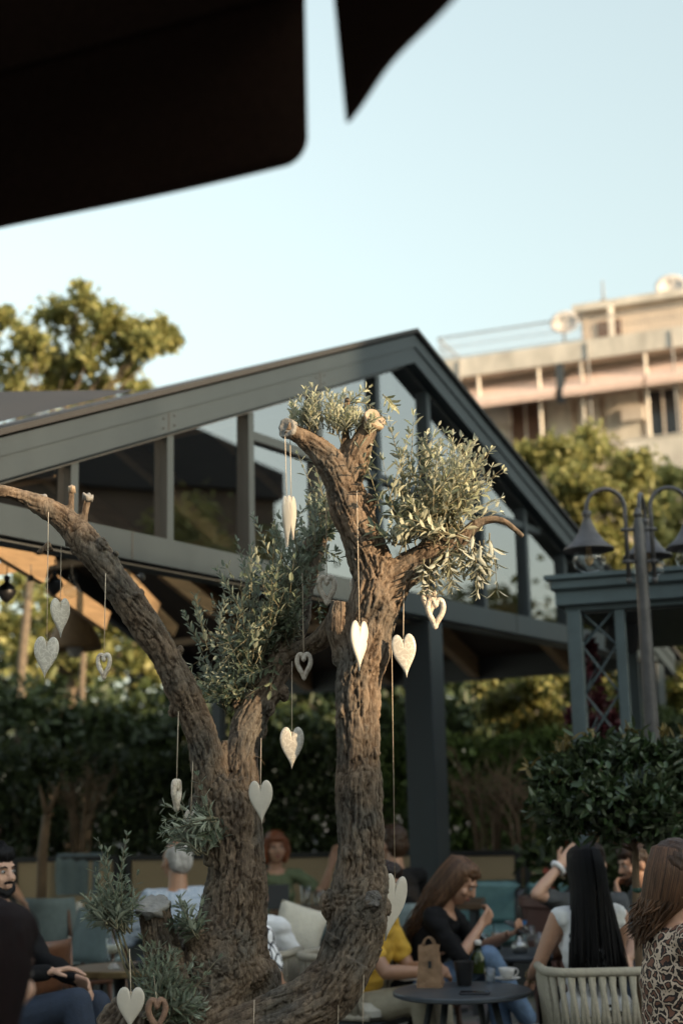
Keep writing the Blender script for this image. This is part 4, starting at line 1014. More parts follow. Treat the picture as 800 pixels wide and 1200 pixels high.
# ------------------------------------------------------------------ hearts on strings
def heart_outline(n=44, notch=.9):
    pts = []
    for k in range(n):
        t = 2*PI*k/n; x = 16*math.sin(t)**3; y = 13*math.cos(t)-5*math.cos(2*t)-2*math.cos(3*t)-math.cos(4*t)
        pts.append((x/16, y))
    ys = [p[1] for p in pts]; y0, y1 = min(ys), max(ys)
    return [(x*.5, (y-y0)/(y1-y0)-.5) for x, y in pts]
HO = heart_outline()
def heart(px, py, d, wpx, hpx, label, kind='embossed', yaw=0, roll=0, top=None, hook=False):
    c = P(px, py, d); w_ = PX(wpx, d); h = PX(hpx, d)
    if abs(math.sin(yaw)) > .3: w_ = w_/max(.25, abs(math.cos(yaw)))
    rot = Matrix.Rotation(yaw, 3, 'Z') @ Matrix.Rotation(roll, 3, 'Y')
    f = lambda x, y, z: c + rot @ V((x*w_, y, z*h))
    # the notch at the top of the heart, where the string is tied
    nz = .5-.17; knot = f(0, 0, nz+.005)
    if kind == 'bronze': pass
    t = thing('hanging_heart', label, 'heart ornament', knot, 'heart ornaments hanging in the olive tree')
    m = MB()
    if kind in ('embossed', 'plain'):
        th = min(.014, w_*.16); rings = [(1.0, 0), (.985, .45), (.94, .8), (.8, 1.0), (.5, 1.12), (.2, 1.15)]; n = len(HO)
        for sgn in (-1, 1):
            b = len(m.v)
            for sc, tz in rings:
                for x, z in HO: m.v.append(f(x*sc, sgn*th*tz*.5, (z-.06)*sc+.06))
            for r in range(len(rings)-1):
                for k in range(n): m.f.append((b+r*n+k, b+r*n+(k+1) % n, b+(r+1)*n+(k+1) % n, b+(r+1)*n+k))
            m.f.append(tuple(b+(len(rings)-1)*n+k for k in range(n)))
        me = m.mesh('heart', True); bm = bmesh.new(); bm.from_mesh(me); bmesh.ops.remove_doubles(bm, verts=bm.verts, dist=1e-5); bmesh.ops.recalc_face_normals(bm, faces=bm.faces); bm.to_mesh(me); bm.free()
        me.polygons.foreach_set('use_smooth', [True]*len(me.polygons))
        link('heart', me, M_emboss if kind == 'embossed' else M_heart, t)
    else:
        rr = w_*.145; sc = .80
        pts = [f(x*sc, 0, (z)*.86) for x, z in HO]
        rad = [rr*(1+.14*noise.noise(p*60)) for p in pts]
        m.tube(pts, rad, 10, closed=True); m.build('heart', M_wood_heart if kind == 'open' else M_brownheart, t, True)
        knot = f(0, 0, .5*.86-.05)
    if top:
        a = P(*top) if len(top) == 3 else P(top[0], top[1], d)
        m = MB(); m.tube([knot-V((0, 0, .004)), knot+(a-knot)*.5, a], .0013, 6); m.ell(knot+V((0, 0, .004)), (.004, .004, .005), seg=8, rings=6); m.build('string', M_string, t, True)
    if hook:
        q = P(px-6, py-hpx*.5, d); pts = [V(q)+V((0, 0, 0))]
        pts = [f(-.42, 0, .38), P(px-11, py-50, d), P(px-8, py-54, d), P(px-1, py-52, d), P(px+4, py-44, d)]
        m = MB(); m.tube(pts, .0012, 6); m.build('hook', M_wire2, t, True)
    return t
M_brownheart = pm('brown_wood_heart', (.24, .14, .09), .7, .3, 30, .3)
M_wire2 = pm('copper_wire', (.30, .19, .10), .4, .2, 30, 0, metal=.5)
heart(54, 771, 4.72, 29, 50, 'larger embossed cream heart hanging lowest from the leaning left branch', 'embossed', R(8), R(3), (57, 600, 4.72))
heart(71, 724, 4.86, 20, 47, 'narrow turned embossed heart just above and right of the largest left heart', 'embossed', R(38), R(-2), (72, 640, 4.86))
heart(122, 781, 4.74, 18, 32, 'open wooden heart hanging below the leaning left branch', 'open', R(-10), 0, (124, 672, 4.74))
heart(342, 877, 4.95, 28, 49, 'embossed grey cream heart hanging in the gap between the two trunks', 'embossed', R(0), R(1), (342, 775, 5.05))
heart(306, 940, 4.86, 28, 49, 'plain cream heart with a bent wire hook against the left trunk', 'plain', R(-6), R(-2), (306, 865, 4.98), True)
heart(421, 757, 4.78, 21, 60, 'tall narrow plain heart hanging in front of the right trunk', 'plain', R(32), R(2), (418, 575, 4.80))
heart(474, 769, 4.78, 29, 52, 'embossed cream heart hanging right of the right trunk by the grey post', 'embossed', R(-6), R(-4), (473, 680, 4.84))
heart(336, 612, 4.80, 8, 62, 'nearly edge-on white heart, nearer of the pair under the grey sawn limb end', 'plain', R(74), R(3), (334, 512, 4.80))
heart(342, 607, 4.86, 9, 54, 'white side-turned heart behind the other one of the pair under the grey cut limb end', 'plain', R(68), R(-4), (340, 516, 4.84))
heart(458, 1064, 5.02, 30, 74, 'plain white heart half hidden behind the right edge of the lower right trunk', 'plain', R(28), R(14), (458, 700, 4.92))
heart(153, 1182, 4.66, 31, 46, 'whitish heart hanging in front of the small brass rimmed table at the bottom', 'plain', R(5), R(2), (152, 1112, 4.72))
heart(393, 755, 5.0, 13, 32, 'small white heart peeping out behind the left edge of the right trunk', 'plain', R(40), R(6), (392, 722, 4.97))
heart(222, 972, 4.92, 14, 44, 'cream heart half hidden in the leafy sprig left of the left trunk', 'plain', R(30), R(6), (228, 852, 4.96))
heart(207, 932, 4.86, 6, 36, 'edge-on open wooden heart hanging by the sprig left of the left trunk', 'open', R(78), 0, (210, 806, 4.94))
heart(356, 781, 5.0, 20, 33, 'open wooden heart hanging in front of the inner left fork', 'open', R(6), 0, (354, 670, 5.12))
heart(383, 692, 5.0, 23, 37, 'open whitewashed heart hanging between the left fork and the right trunk', 'open', R(4), 0, (382, 560, 4.90))
heart(503, 706, 4.84, 18, 32, 'open wooden heart at the back of the pair under the right leafy limb', 'open', R(28), 0, (505, 640, 4.84))
heart(510, 719, 4.78, 23, 38, 'open whitewashed heart at the front of the pair under the right leafy limb', 'open', R(-4), R(3), (507, 632, 4.82))
heart(417, 691, 4.94, 12, 28, 'open heart mostly hidden behind the upper right trunk', 'open', R(50), 0, (402, 590, 4.90))
heart(184, 1190, 4.68, 24, 38, 'brown open heart at the bottom beside the base shoots', 'bronze', R(10), 0, (180, 1140, 4.74))
for px, lab in ((396, 'heart hanging below the right trunk on the left of two strings'), (425, 'heart hanging below the right trunk on the right of two strings'), (297, 'heart hanging on a thin string below the thick root')):
    heart(px, 1235, 4.76, 28, 48, lab, 'plain', R(5), 0, (px+1, 1142 if px > 300 else 1172, 4.79))
# ------------------------------------------------------------------ background trees and hedges
random.seed(21)
def sub_clumps(cl, n=9, f=.55):
    out = []
    for c, r in cl:
        r = np.array(r)*np.ones(3)
        for k in range(n): out.append((tuple(np.array(c)+rnd_dirs(1)[0]*r*(.3+.85*random.random())), tuple(r*f*random.uniform(.7, 1.25))))
    return out
def clump_px(lst): return [(tuple(P(x, y, d)), (PX(r, d), PX(r, d)*1.1, PX(r, d)*.8)) for x, y, d, r in lst]
def tree(name, label, base, trunk_top, r0, clumps, mat, per, ln, wd, group, zb=.1, limbs=True):
    t = thing(name, label, 'tree', (base[0], base[1], 0), group)
    m = MB(); b = V((base[0], base[1], 0)); tp = V(trunk_top)
    mid = (b+tp)/2+V((random.uniform(-.2, .2), random.uniform(-.2, .2), 0))
    m.tube([b, b*.6+mid*.4, mid, mid*.5+tp*.5, tp], [r0*1.3, r0*1.05, r0*.9, r0*.75, r0*.6], 10)
    if limbs:
        for c, r in clumps:
            c = V(c); a = tp if c.z > tp.z else (mid*.4+tp*.6); q = a.lerp(c, .5)+V((0, 0, -.15*(c-a).length*.5))
            m.tube([a, q, c], [r0*.26, r0*.15, r0*.05], 6)
    m.build('trunk', M_trunk, t, True)
    if per < 0: leaf_clumps('crown', mat, sub_clumps(clumps), int(-per/9), ln, wd, t, zb, .7, .55)
    else: leaf_clumps('crown', mat, clumps, per, ln, wd, t, zb)
    return t
# airy tree top at the left, lit from the right
L1 = [(30, 395, 20, 24), (62, 375, 20.4, 26), (95, 350, 20, 22), (125, 372, 19.8, 22), (150, 388, 20, 20), (188, 388, 20, 17), (200, 395, 20.2, 10), (15, 435, 20.3, 34), (70, 425, 20.6, 24), (40, 400, 19.4, 20), (105, 420, 20, 22), (140, 412, 20.2, 24), (165, 405, 19.7, 18), (8, 470, 20.4, 30), (50, 465, 20.4, 26), (85, 455, 20.6, 22), (120, 450, 20.8, 20), (150, 435, 20.8, 14), (-30, 420, 20, 40), (-60, 470, 20, 45), (0, 368, 20.2, 14), (88, 385, 20.5, 16), (175, 400, 20.1, 24), (120, 395, 20.2, 26), (50, 430, 20.4, 26), (90, 440, 20.4, 26)]
tree('leafy_tree', 'airy yellow green tree top rising behind the pavilion roof at the upper left', (-4.6, 20.2), tuple(P(50, 520, 20.3)), .075, clump_px(L1), M_gold_leaf, -360, .125, .055, 'trees beyond the terrace')
L1b = [(20, 470, 25, 30), (70, 468, 25, 26), (120, 458, 25, 22), (160, 452, 25, 20), (100, 470, 25, 24)]
tree('leafy_tree', 'low sunlit yellow tree seen just over the left roof edge', (-4.5, 25), tuple(P(110, 560, 25)), .06, clump_px(L1b), M_gold_leaf, -420, .15, .07, 'trees beyond the terrace')
# yellow-green tree at the right in front of the apartment house
L2 = [(668, 528, 22, 30), (640, 545, 22, 30), (700, 525, 22.4, 28), (730, 545, 22, 28), (615, 535, 22.2, 18), (660, 570, 21.6, 34), (700, 570, 21.6, 32), (745, 575, 22, 30), (625, 575, 22.5, 22), (680, 610, 22, 36), (640, 610, 22.5, 24), (725, 615, 22, 34), (700, 650, 22.3, 34), (660, 640, 22.5, 24)]
tree('leafy_tree', 'rounded yellow green tree in front of the apartment block', (3.7, 22.4), tuple(P(690, 640, 22.2)), .17, clump_px(L2), M_gold_leaf, -900, .135, .058, 'trees beyond the terrace')
L3 = [(780, 565, 24, 26), (810, 575, 24, 34), (770, 600, 23.5, 26), (800, 620, 23.5, 36), (760, 640, 23, 26), (790, 660, 23.4, 32), (835, 640, 24, 40)]
tree('leafy_tree', 'greener tree behind the lamp post at the right edge', (5.6, 24), tuple(P(790, 660, 24)), .17, clump_px(L3), M_gold_leaf, -700, .14, .065, 'trees beyond the terrace')
L4 = [(730, 760, 17, 40), (780, 740, 17, 40), (820, 760, 17, 44), (690, 800, 17.5, 34), (760, 810, 16.5, 40), (800, 830, 16.5, 44), (720, 850, 17, 36)]
tree('leafy_tree', 'autumn tinted bushy tree behind the kiosk pillars', (3.7, 17), tuple(P(750, 830, 17)), .11, clump_px(L4), M_mid_leaf, -420, .15, .075, 'trees beyond the terrace')
L5 = [(590, 830, 16.8, 34), (625, 815, 16.6, 34), (650, 850, 16.2, 30), (570, 800, 17.5, 30), (610, 860, 16.4, 34), (640, 800, 17.2, 28)]
tree('leafy_tree', 'golden lit bush tree seen between the grey post and the kiosk', (2.1, 16.8), tuple(P(610, 860, 16.8)), .09, clump_px(L5), M_gold_leaf, 420, .12, .06, 'trees beyond the terrace')
# dark mass under and behind the pavilion
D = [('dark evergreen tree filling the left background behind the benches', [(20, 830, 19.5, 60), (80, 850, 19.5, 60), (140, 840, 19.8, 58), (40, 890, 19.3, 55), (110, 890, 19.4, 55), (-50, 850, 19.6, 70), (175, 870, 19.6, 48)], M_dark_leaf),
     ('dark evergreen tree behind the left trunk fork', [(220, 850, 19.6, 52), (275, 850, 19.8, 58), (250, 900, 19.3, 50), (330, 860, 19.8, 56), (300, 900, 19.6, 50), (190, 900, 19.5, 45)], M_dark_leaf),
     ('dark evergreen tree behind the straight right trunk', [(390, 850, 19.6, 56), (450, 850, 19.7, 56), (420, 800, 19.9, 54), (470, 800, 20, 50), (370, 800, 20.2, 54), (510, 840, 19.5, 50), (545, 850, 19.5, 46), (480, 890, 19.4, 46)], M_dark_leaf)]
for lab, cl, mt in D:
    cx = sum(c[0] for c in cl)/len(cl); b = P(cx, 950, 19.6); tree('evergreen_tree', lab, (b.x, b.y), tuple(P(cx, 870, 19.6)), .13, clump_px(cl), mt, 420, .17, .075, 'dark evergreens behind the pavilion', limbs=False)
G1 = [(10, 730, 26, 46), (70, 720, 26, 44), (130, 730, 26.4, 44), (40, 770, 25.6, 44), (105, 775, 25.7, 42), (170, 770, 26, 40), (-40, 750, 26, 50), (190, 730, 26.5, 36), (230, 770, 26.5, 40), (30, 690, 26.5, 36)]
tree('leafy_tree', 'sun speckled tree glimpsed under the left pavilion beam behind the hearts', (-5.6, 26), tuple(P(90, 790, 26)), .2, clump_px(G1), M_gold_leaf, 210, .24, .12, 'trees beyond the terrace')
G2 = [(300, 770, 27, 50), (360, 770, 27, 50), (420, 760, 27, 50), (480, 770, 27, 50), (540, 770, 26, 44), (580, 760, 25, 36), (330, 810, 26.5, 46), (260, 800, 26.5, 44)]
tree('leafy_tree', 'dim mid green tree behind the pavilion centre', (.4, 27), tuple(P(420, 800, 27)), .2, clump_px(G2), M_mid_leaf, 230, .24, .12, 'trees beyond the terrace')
# clipped hedge along the terrace edge
def hedge(label, px0, px1, d0, d1, ztop, zbot, mat, n, ln):
    a = P(px0, 940, d0); b = P(px1, 940, d1); a = V((a.x, a.y, 0)); b = V((b.x, b.y, 0)); L_ = (b-a).length; x_ = (b-a).normalized(); y_ = V((-x_.y, x_.x, 0))
    t = thing('hedge', label, 'hedge', (a+b)/2)
    m = MB(); k = a.copy(); i = 0
    while (k-a).length < L_:
        m.tube([k, k+V((random.uniform(-.1, .1), random.uniform(-.1, .1), ztop*.8))], [.018, .006], 5); k = k+x_*.22
    m.build('stems', M_twig, t)
    s = rng.random(n); q = rng.normal(size=n)*.24; zz = zbot+(ztop-zbot)*rng.random(n)**.8
    top = np.array([noise.noise(V((v*L_*1.3, 3.3, 0)))*.16 for v in s]); zz = zz+top*(zz-zbot)/(ztop-zbot)
    pos = np.outer(s, np.array(x_)*L_)+np.array(a)+np.outer(q, np.array(y_)); pos[:, 2] = zz
    vs, fs = leaves_np(pos, rnd_dirs(n, .9), rnd_dirs(n, .5), ln*(.6+.8*rng.random(n)), ln*.3*(.7+.6*rng.random(n)))
    link('foliage', mesh_np('foliage', vs, fs), mat, t)
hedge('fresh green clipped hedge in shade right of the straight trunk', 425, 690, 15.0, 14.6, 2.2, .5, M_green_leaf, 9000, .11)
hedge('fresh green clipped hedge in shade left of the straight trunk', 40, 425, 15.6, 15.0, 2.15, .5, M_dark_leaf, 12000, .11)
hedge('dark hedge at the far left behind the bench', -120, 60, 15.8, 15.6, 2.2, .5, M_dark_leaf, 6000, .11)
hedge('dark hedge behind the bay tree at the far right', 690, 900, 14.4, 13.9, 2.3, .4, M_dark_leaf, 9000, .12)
# the far wood closing the view behind everything
n = 26000; xs = rng.uniform(-34, 40, n); hs = np.array([6.9+1.5*noise.noise(V((v*.13, 1, 0)))+.8*noise.noise(V((v*.5, 7, 0))) for v in xs])
pos = np.stack([xs, 38+rng.normal(size=n)*1.0+.002*xs**2, hs*rng.random(n)**.8], axis=1); vs, fs = leaves_np(pos, rnd_dirs(n, .3), rnd_dirs(n, .5), .5*(.6+.8*rng.random(n)), .28)
setp(link('far_wood', mesh_np('far_wood', vs, fs), M_dark_leaf), 'dark mass of far trees closing the view behind the hedge', 'trees', None, 'stuff')
# bare twiggy shrubs in front of the hedge
def twiggy(label, base, hpx, d, spread, n, trunk=False):
    b = P(base[0], base[1], d); t = thing('bare_shrub', label, 'shrub', (b.x, b.y, 0), 'bare twiggy shrubs before the hedge'); m = MB(); H_ = PX(hpx, d)
    for i in range(n):
        a = b+V((random.uniform(-.07, .07), random.uniform(-.07, .07), -.7-.3*random.random())); lean = random.uniform(-1, 1)*spread
        q1 = a+V((lean*.35*H_, random.uniform(-.1, .1), .7+H_*.45)); q2 = a+V((lean*H_, random.uniform(-.2, .2), .7+H_*random.uniform(.75, 1.05)))
        m.tube([a, q1, q2], [random.uniform(.012, .024), .013, .004], 6)
        for k in range(7):
            z = q1.lerp(q2, random.random()*.95); z2 = z+V((random.uniform(-.2, .2)+lean*.1, random.uniform(-.12, .12), random.uniform(.05, .22))); m.tube([z, z2, z2+V((random.uniform(-.1, .1), random.uniform(-.06, .06), random.uniform(.02, .14)))], [.007, .004, .0018], 5)
    m.build('branches', M_twig, t, True)
twiggy('pale bare twiggy shrub behind the teal bench right of the grey post', (570, 990), 105, 13.6, .40, 12)
twiggy('smaller bare shrub just left of the maroon planter', (612, 990), 80, 13.4, .5, 7)
twiggy('bare multi-stemmed shrub behind the far left bench', (95, 995), 110, 14.4, .3, 10)
b = P(48, 1000, 12.9); t = thing('young_tree', 'slim bare forked young tree at the far left in front of the hedge', 'tree', (b.x, b.y, 0))
m = MB(); q = [P(48, 1100, 12.9), P(50, 1000, 12.9), P(55, 955, 12.9)]; m.tube(q, [.05, .045, .035], 8); m.tube([q[2], P(64, 935, 12.9), P(70, 915, 12.9)], [.03, .022, .01], 8); m.tube([q[2], P(50, 935, 12.9), P(46, 918, 12.9)], [.026, .018, .008], 8); m.build('trunk', M_twig, t, True)
leaf_clumps('crown', M_dark_leaf, clump_px([(62, 895, 12.9, 24), (38, 900, 12.9, 20), (85, 900, 13, 18)]), 90, .1, .035, t)
# plum-red climber in the lattice pillar
cl = [(690, 790, 10.0, 18), (697, 820, 10.0, 20), (675, 838, 10, 16), (700, 850, 10, 20), (715, 845, 10, 14), (685, 860, 10, 20), (690, 760, 10, 9)]
b = P(690, 850, 10.0); t = thing('climbing_plant', 'plum red leaved climber growing through the kiosk lattice pillar', 'plant', (b.x, b.y, 0))
m = MB(); m.tube([V((b.x, b.y, 0)), b, P(692, 770, 10)], [.02, .014, .006], 6); m.build('stem', M_twig, t); leaf_clumps('foliage', M_red_leaf, clump_px(cl), 90, .07, .04, t, .3)
# bay standard, right foreground
b = P(745, 1060, 7.0); bay = thing('bay_tree', 'dark glossy standard bay tree on a slim tied stem at the right', 'tree', (b.x, b.y, 0))
m = MB(); m.tube([V((b.x-.01, b.y, .3)), b, P(744, 1000, 7.0), P(735, 950, 7.0)], [.022, .019, .017, .01], 8)
for i in range(16):
    e = P(random.uniform(650, 810), random.uniform(890, 1000), 7.0+random.uniform(-.3, .3)); a = P(742, 1000-20*random.random(), 7.0); m.tube([a, a.lerp(e, .5)+V((0, 0, .02)), e], [.009, .006, .003], 6)
m.build('trunk', M_twig, bay, True)
for py in (1043, 1092):
    c = P(746, py, 7.0); m = MB(); m.lathe([(.022, -.010), (.025, 0), (.022, .010)], c, 12); m.build('tie', pm('green_tie', (.006, .045, .03), .6, .2, 20, 0), bay)
cl = [(655, 905, 6.95, 30), (690, 890, 7, 34), (735, 885, 7.05, 36), (780, 890, 7, 36), (650, 940, 6.9, 28), (700, 935, 6.8, 46), (760, 935, 6.8, 46), (800, 930, 7, 44), (670, 960, 6.95, 28), (720, 966, 6.9, 30), (770, 968, 6.9, 32), (810, 978, 7, 34), (640, 915, 7, 18)]
leaf_clumps('crown', M_bay, clump_px(cl), 460, .066, .024, bay, .35, .6)
tp = [(x, y-r*.75, d, 9) for x, y, d, r in cl[:5]]+[(775, 862, 7, 9), (800, 862, 7, 9), (660, 880, 6.9, 9), (620, 900, 6.9, 6), (665, 870, 6.9, 6)]
leaf_clumps('young_tips', M_bay_tip, clump_px(tp), 9, .06, .018, bay, 1.3)
m = MB(); c = V((b.x, b.y, 0)); m.lathe([(.16, .001), (.22, .40), (.24, .40), (.24, .44), (.21, .44), (.20, .37)], c, 24); m.build('pot', M_pot, bay, 'auto')
tree('leafy_tree', 'brown leaved tree in front of the gabled house on the right, mirrored in the gable', (27.3, 18.6), (27.3, 18.6, 7.5), .2, [((27.2+random.uniform(-.8, .8), 18.4+random.uniform(-1.6, 1.6), 8.4+random.uniform(-1.2, .9)), 1.0) for i in range(9)], M_gold_leaf, -330, .24, .11, 'trees beyond the terrace')
# trees to the right of the picture, seen in the gable glass
for lab, x, y, h, r in (('broad brownish tree to the right of the terrace, mirrored in the gable', 24, 20, 8.0, 2.8), ('second broad tree right of the terrace beyond the kiosk', 25, 27, 8.4, 3.0), ('third tree right of the terrace nearer the houses', 22, 6, 6.2, 2.5)):
    cl = [((x+random.uniform(-r, r), y+random.uniform(-r, r), h*.72+random.uniform(-1.2, .7)), random.uniform(.9, 1.5)) for i in range(9)]
    tree('leafy_tree', lab, (x, y), (x, y, h*.6), .2, cl, M_mid_leaf, 240, .3, .15, 'trees beyond the terrace')

# ------------------------------------------------------------------ furniture
random.seed(31)
def zrot(a): return Matrix.Rotation(a, 3, 'Z')
def round_table(label, c, z, r, top_mat, rim_mat=None, legs='splay', group='round cafe tables'):
    x, y = c; t = thing('round_table', label, 'table', (x, y, 0), group); o = V((x, y, 0))
    m = MB(); m.lathe([(r-.02, z-.028), (r, z-.02), (r, z-.006), (r-.006, z), (.001, z)], o, 40, closed=False); m.lathe([(.001, z-.028), (r-.02, z-.028)], o, 40, closed=False); m.build('tabletop', top_mat, t, 'auto')
    if rim_mat:
        m = MB(); m.lathe([(r+.001, z-.035), (r+.006, z-.03), (r+.006, z-.003), (r+.001, z+.002)], o, 40, closed=False); m.build('rim', rim_mat, t, 'auto')
    if legs == 'splay':
        for k in range(4):
            a = R(45+90*k+12); d = V((math.cos(a), math.sin(a), 0)); m = MB(); m.tube([o+d*r*.5+V((0, 0, z-.03)), o+d*r*.95+V((0, 0, 0.0))], [.018, .014], 8); m.build('leg', M_metal_dark, t, True)
        m = MB(); m.lathe([(r*.52, z-.045), (r*.52, z-.03), (.02, z-.029)], o, 20, closed=False); m.build('under_frame', M_metal_dark, t)
    else:
        m = MB(); m.tube([o+V((0, 0, .02)), o+V((0, 0, z-.03))], .035, 14); m.build('column', M_metal_dark, t, True)
        m = MB(); m.lathe([(r*.68, .0), (r*.68, .012), (.06, .035), (.04, .05)], o, 24, closed=False); m.build('base', M_metal_dark, t)
    return t
pA = PZ(541, 1160, .62); round_table('dark blue grey round table holding the paper bag at the lower right', (pA.x, pA.y), .62, .345, M_tabletop)
pB = PZ(612, 1116, .62); round_table('dark round table holding the iced coffee, behind the paper bag table', (pB.x, pB.y), .62, .33, M_tabletop)
pC = PZ(140, 1133, .68); round_table('small wood topped round table with brass rim holding the candle glass', (pC.x, pC.y), .68, .27, M_tablewood, M_brass, 'column')
pD = PZ(86, 1072, .70); round_table('dark round table beside the grey blue chair on the left', (pD.x, pD.y), .70, .27, M_tabletop, None, 'column')
def long_table(label, a, b, z, dep):
    a = V((a[0], a[1], 0)); b = V((b[0], b[1], 0)); x_ = (b-a).normalized(); y_ = V((-x_.y, x_.x, 0)); rot = Matrix((x_, y_, (0, 0, 1))).transposed(); c = (a+b)/2
    t = thing('long_table', label, 'table', c, 'long wooden tables at the back benches'); L_ = (b-a).length
    m = MB(); m.box(c+V((0, 0, z-.025)), (L_, dep, .05), rot, bevel=.006); m.build('tabletop', M_tablewood, t)
    for sx in (-1, 1):
        for sy in (-1, 1):
            m = MB(); m.box(c+x_*sx*(L_/2-.07)+y_*sy*(dep/2-.06)+V((0, 0, (z-.051)/2)), (.05, .05, z-.051), rot); m.build('leg', M_metal_dark, t)
q0 = PZ(20, 1023, .74); q1 = PZ(132, 1021, .74); q0 = P(22, 1022, 12.0); q1 = P(132, 1020, 12.0); long_table('brown wooden table before the far left bench', (q0.x, 12.0), (q1.x, 12.0), .74+.0, .7)
q0 = P(318, 1045, 11.2); q1 = P(402, 1045, 11.2); long_table('brown wooden table with glasses between the two trunks', (q0.x, 11.2), (q1.x, 11.2), .78, .7)
q0 = P(455, 1024, 11.4); q1 = P(562, 1022, 11.4); long_table('brown wooden table by the teal cushioned bench', (q0.x, 11.3), (q1.x, 11.2), .80, .6)

# booth benches with cane backs
def bench(label, px0, px1, d0, d1, cush, cushlab, teal_back=False):
    a = P(px0, 940, d0); b = P(px1, 940, d1); a = V((a.x, a.y, 0)); b = V((b.x, b.y, 0)); x_ = (b-a).normalized(); y_ = V((-x_.y, x_.x, 0)); rot = Matrix((x_, y_, (0, 0, 1))).transposed(); c = (a+b)/2; L_ = (b-a).length
    t = thing('booth_bench', label, 'bench', c, 'cane backed benches along the hedge')
    m = MB(); m.box(c+V((0, 0, .82)), (L_-.1, .05, .52), rot); m.build('backrest', M_cane, t)
    m = MB()
    for z in (.54, 1.1): m.box(c+V((0, 0, z)), (L_, .07, .045), rot)
    for s in (-1, 1): m.box(c+x_*s*(L_/2-.02)+V((0, 0, .55)), (.05, .075, 1.12), rot)
    m.build('frame', M_black, t)
    m = MB(); m.box(c-y_*.32+V((0, 0, .20)), (L_, .6, .38), rot); m.build('seat_base', M_metal_dark, t)
    n = max(1, int(L_/.9)); w_ = L_/n
    for k in range(n):
        m = MB(); m.box(c+x_*(-L_/2+(k+.5)*w_)-y_*.34+V((0, 0, .46)), (w_-.015, .56, .13), rot, bevel=.04); m.build('seat_cushion', cush, t, 'auto')
        if teal_back: m = MB(); m.box(c+x_*(-L_/2+(k+.5)*w_)-y_*.10+V((0, 0, .70)), (w_-.02, .12, .36), rot, bevel=.045); m.build('back_cushion', cush, t, 'auto')
    for s in (-1, 1):
        m = MB(); o = c+x_*s*(L_/2-.01)
        m.tube([o-y_*.58+V((0, 0, .0)), o-y_*.6+V((0, 0, .72)), o-y_*.55+V((0, 0, .80)), o-y_*.05+V((0, 0, .80))], .026, 8); m.build('arm_frame', M_black, t, True)
    return t
bench('cane backed bench with teal cushions right of the grey post', 522, 606, 12.6, 12.5, M_tealcush, '', True)
bench('cane backed bench right of the teal one, cut by the maroon planter', 612, 668, 12.5, 12.4, M_tealcush, '', True)
bench('cane backed bench behind the seated woman in green', 318, 500, 13.2, 13.0, M_chairblue, '')
bench('cane backed bench behind the man in the checked shirt', 150, 300, 13.4, 13.2, M_chairblue, '')
bench('cane backed bench at the far left behind the bearded man', 18, 140, 13.5, 13.4, M_chairblue, '')
p = P(95, 1010, 12.9); t = thing('folded_throw', 'grey blanket draped over the back of the far left bench', 'blanket', (p.x, p.y+.45, 1.1))
m = MB(); c = P(95, 1010, 13.45)
nx, nz = 14, 12; vs = []; fs = []
for j in range(nz+1):
    for i in range(nx+1):
        s = i/nx-.5; q = j/nz
        if q < .5: yy = -.055-.012*math.sin(s*22); z = .78+q*2*.36
        else: yy = .055+.012*math.sin(s*22); z = 1.14-(q-.5)*2*.30
        if abs(q-.5) < .04: yy = 0; z = 1.15
        vs.append(V((c.x+s*.42*(1+.06*math.sin(q*5)), 13.45+yy, z)))
for j in range(nz):
    for i in range(nx): k = j*(nx+1)+i; fs.append((k, k+1, k+nx+2, k+nx+1))
m.v = vs; m.f = fs; m.build('cloth', M_chairblue, t, True)

# chairs
def chair_proto(name, label, upholstered):
    t = thing(name, label, 'chair', (0, 0, 0), 'cafe chairs')
    fm = M_chairwood
    for sx in (-1, 1):
        m = MB(); m.tube([(sx*.19, .19, .44), (sx*.215, .215, 0)], [.02, .014], 8); m.build('leg', fm, t, True)
        m = MB(); m.tube([(sx*.19, -.19, .44), (sx*.22, -.24, 0)], [.02, .014], 8); m.build('leg', fm, t, True)
    m = MB(); m.box((0, 0, .425), (.44, .44, .03), bevel=.008); m.build('seat_frame', fm, t)
    m = MB(); m.box((0, 0.0, .465), (.45, .45, .055), bevel=.022); m.build('seat', M_chairblue if upholstered else M_chairwood, t, 'auto')
    m = MB(); nx, nz = 12, 6; rows = []
    for side in (0, 1):
        for j in range(nz+1):
            for i in range(nx+1):
                s = i/nx-.5; q = j/nz; th = .022 if upholstered else .009
                if j in (0, nz) or i in (0, nx): th *= .5
                y = -.235-.06*q+.10*(2*s)**2 + (th if side else -th); wv = .46*(1-.10*q*q)
                m.v.append(V((s*wv, y, .47+(.05 if upholstered else .14)+q*(.36 if upholstered else .27))))
    N1 = (nx+1)*(nz+1)
    for j in range(nz):
        for i in range(nx):
            k = j*(nx+1)+i; m.f.append((k, k+1, k+nx+2, k+nx+1)); k += N1; m.f.append((k, k+nx+1, k+nx+2, k+1))
    for j in range(nz):
        for i in (0, nx): k = j*(nx+1)+i; m.f.append((k, k+nx+1, k+nx+1+N1, k+N1))
    for i in range(nx):
        for j in (0, nz): k = j*(nx+1)+i; m.f.append((k, k+1, k+1+N1, k+N1))
    m.build('backrest', M_chairblue if upholstered else M_chairwood, t, True)
    for sx in (-1, 1):
        m = MB(); m.tube([(sx*.19, -.20, .43), (sx*.19, -.225, .62), (sx*.17, -.225, .80 if upholstered else .84)], .013, 8); m.build('back_frame', fm, t, True)
    return t
CH = {}
def chair(kind, x, y, yaw, label):
    """yaw: the way the sitter faces, degrees from +x"""
    if kind not in CH:
        CH[kind] = chair_proto('upholstered_chair' if kind == 'blue' else 'wooden_chair', label, kind == 'blue'); o = CH[kind]
    else: o = copy_tree(CH[kind])
    o.location = (x, y, 0); o.rotation_euler = (0, 0, R(yaw-90)); o['label'] = label
    return o
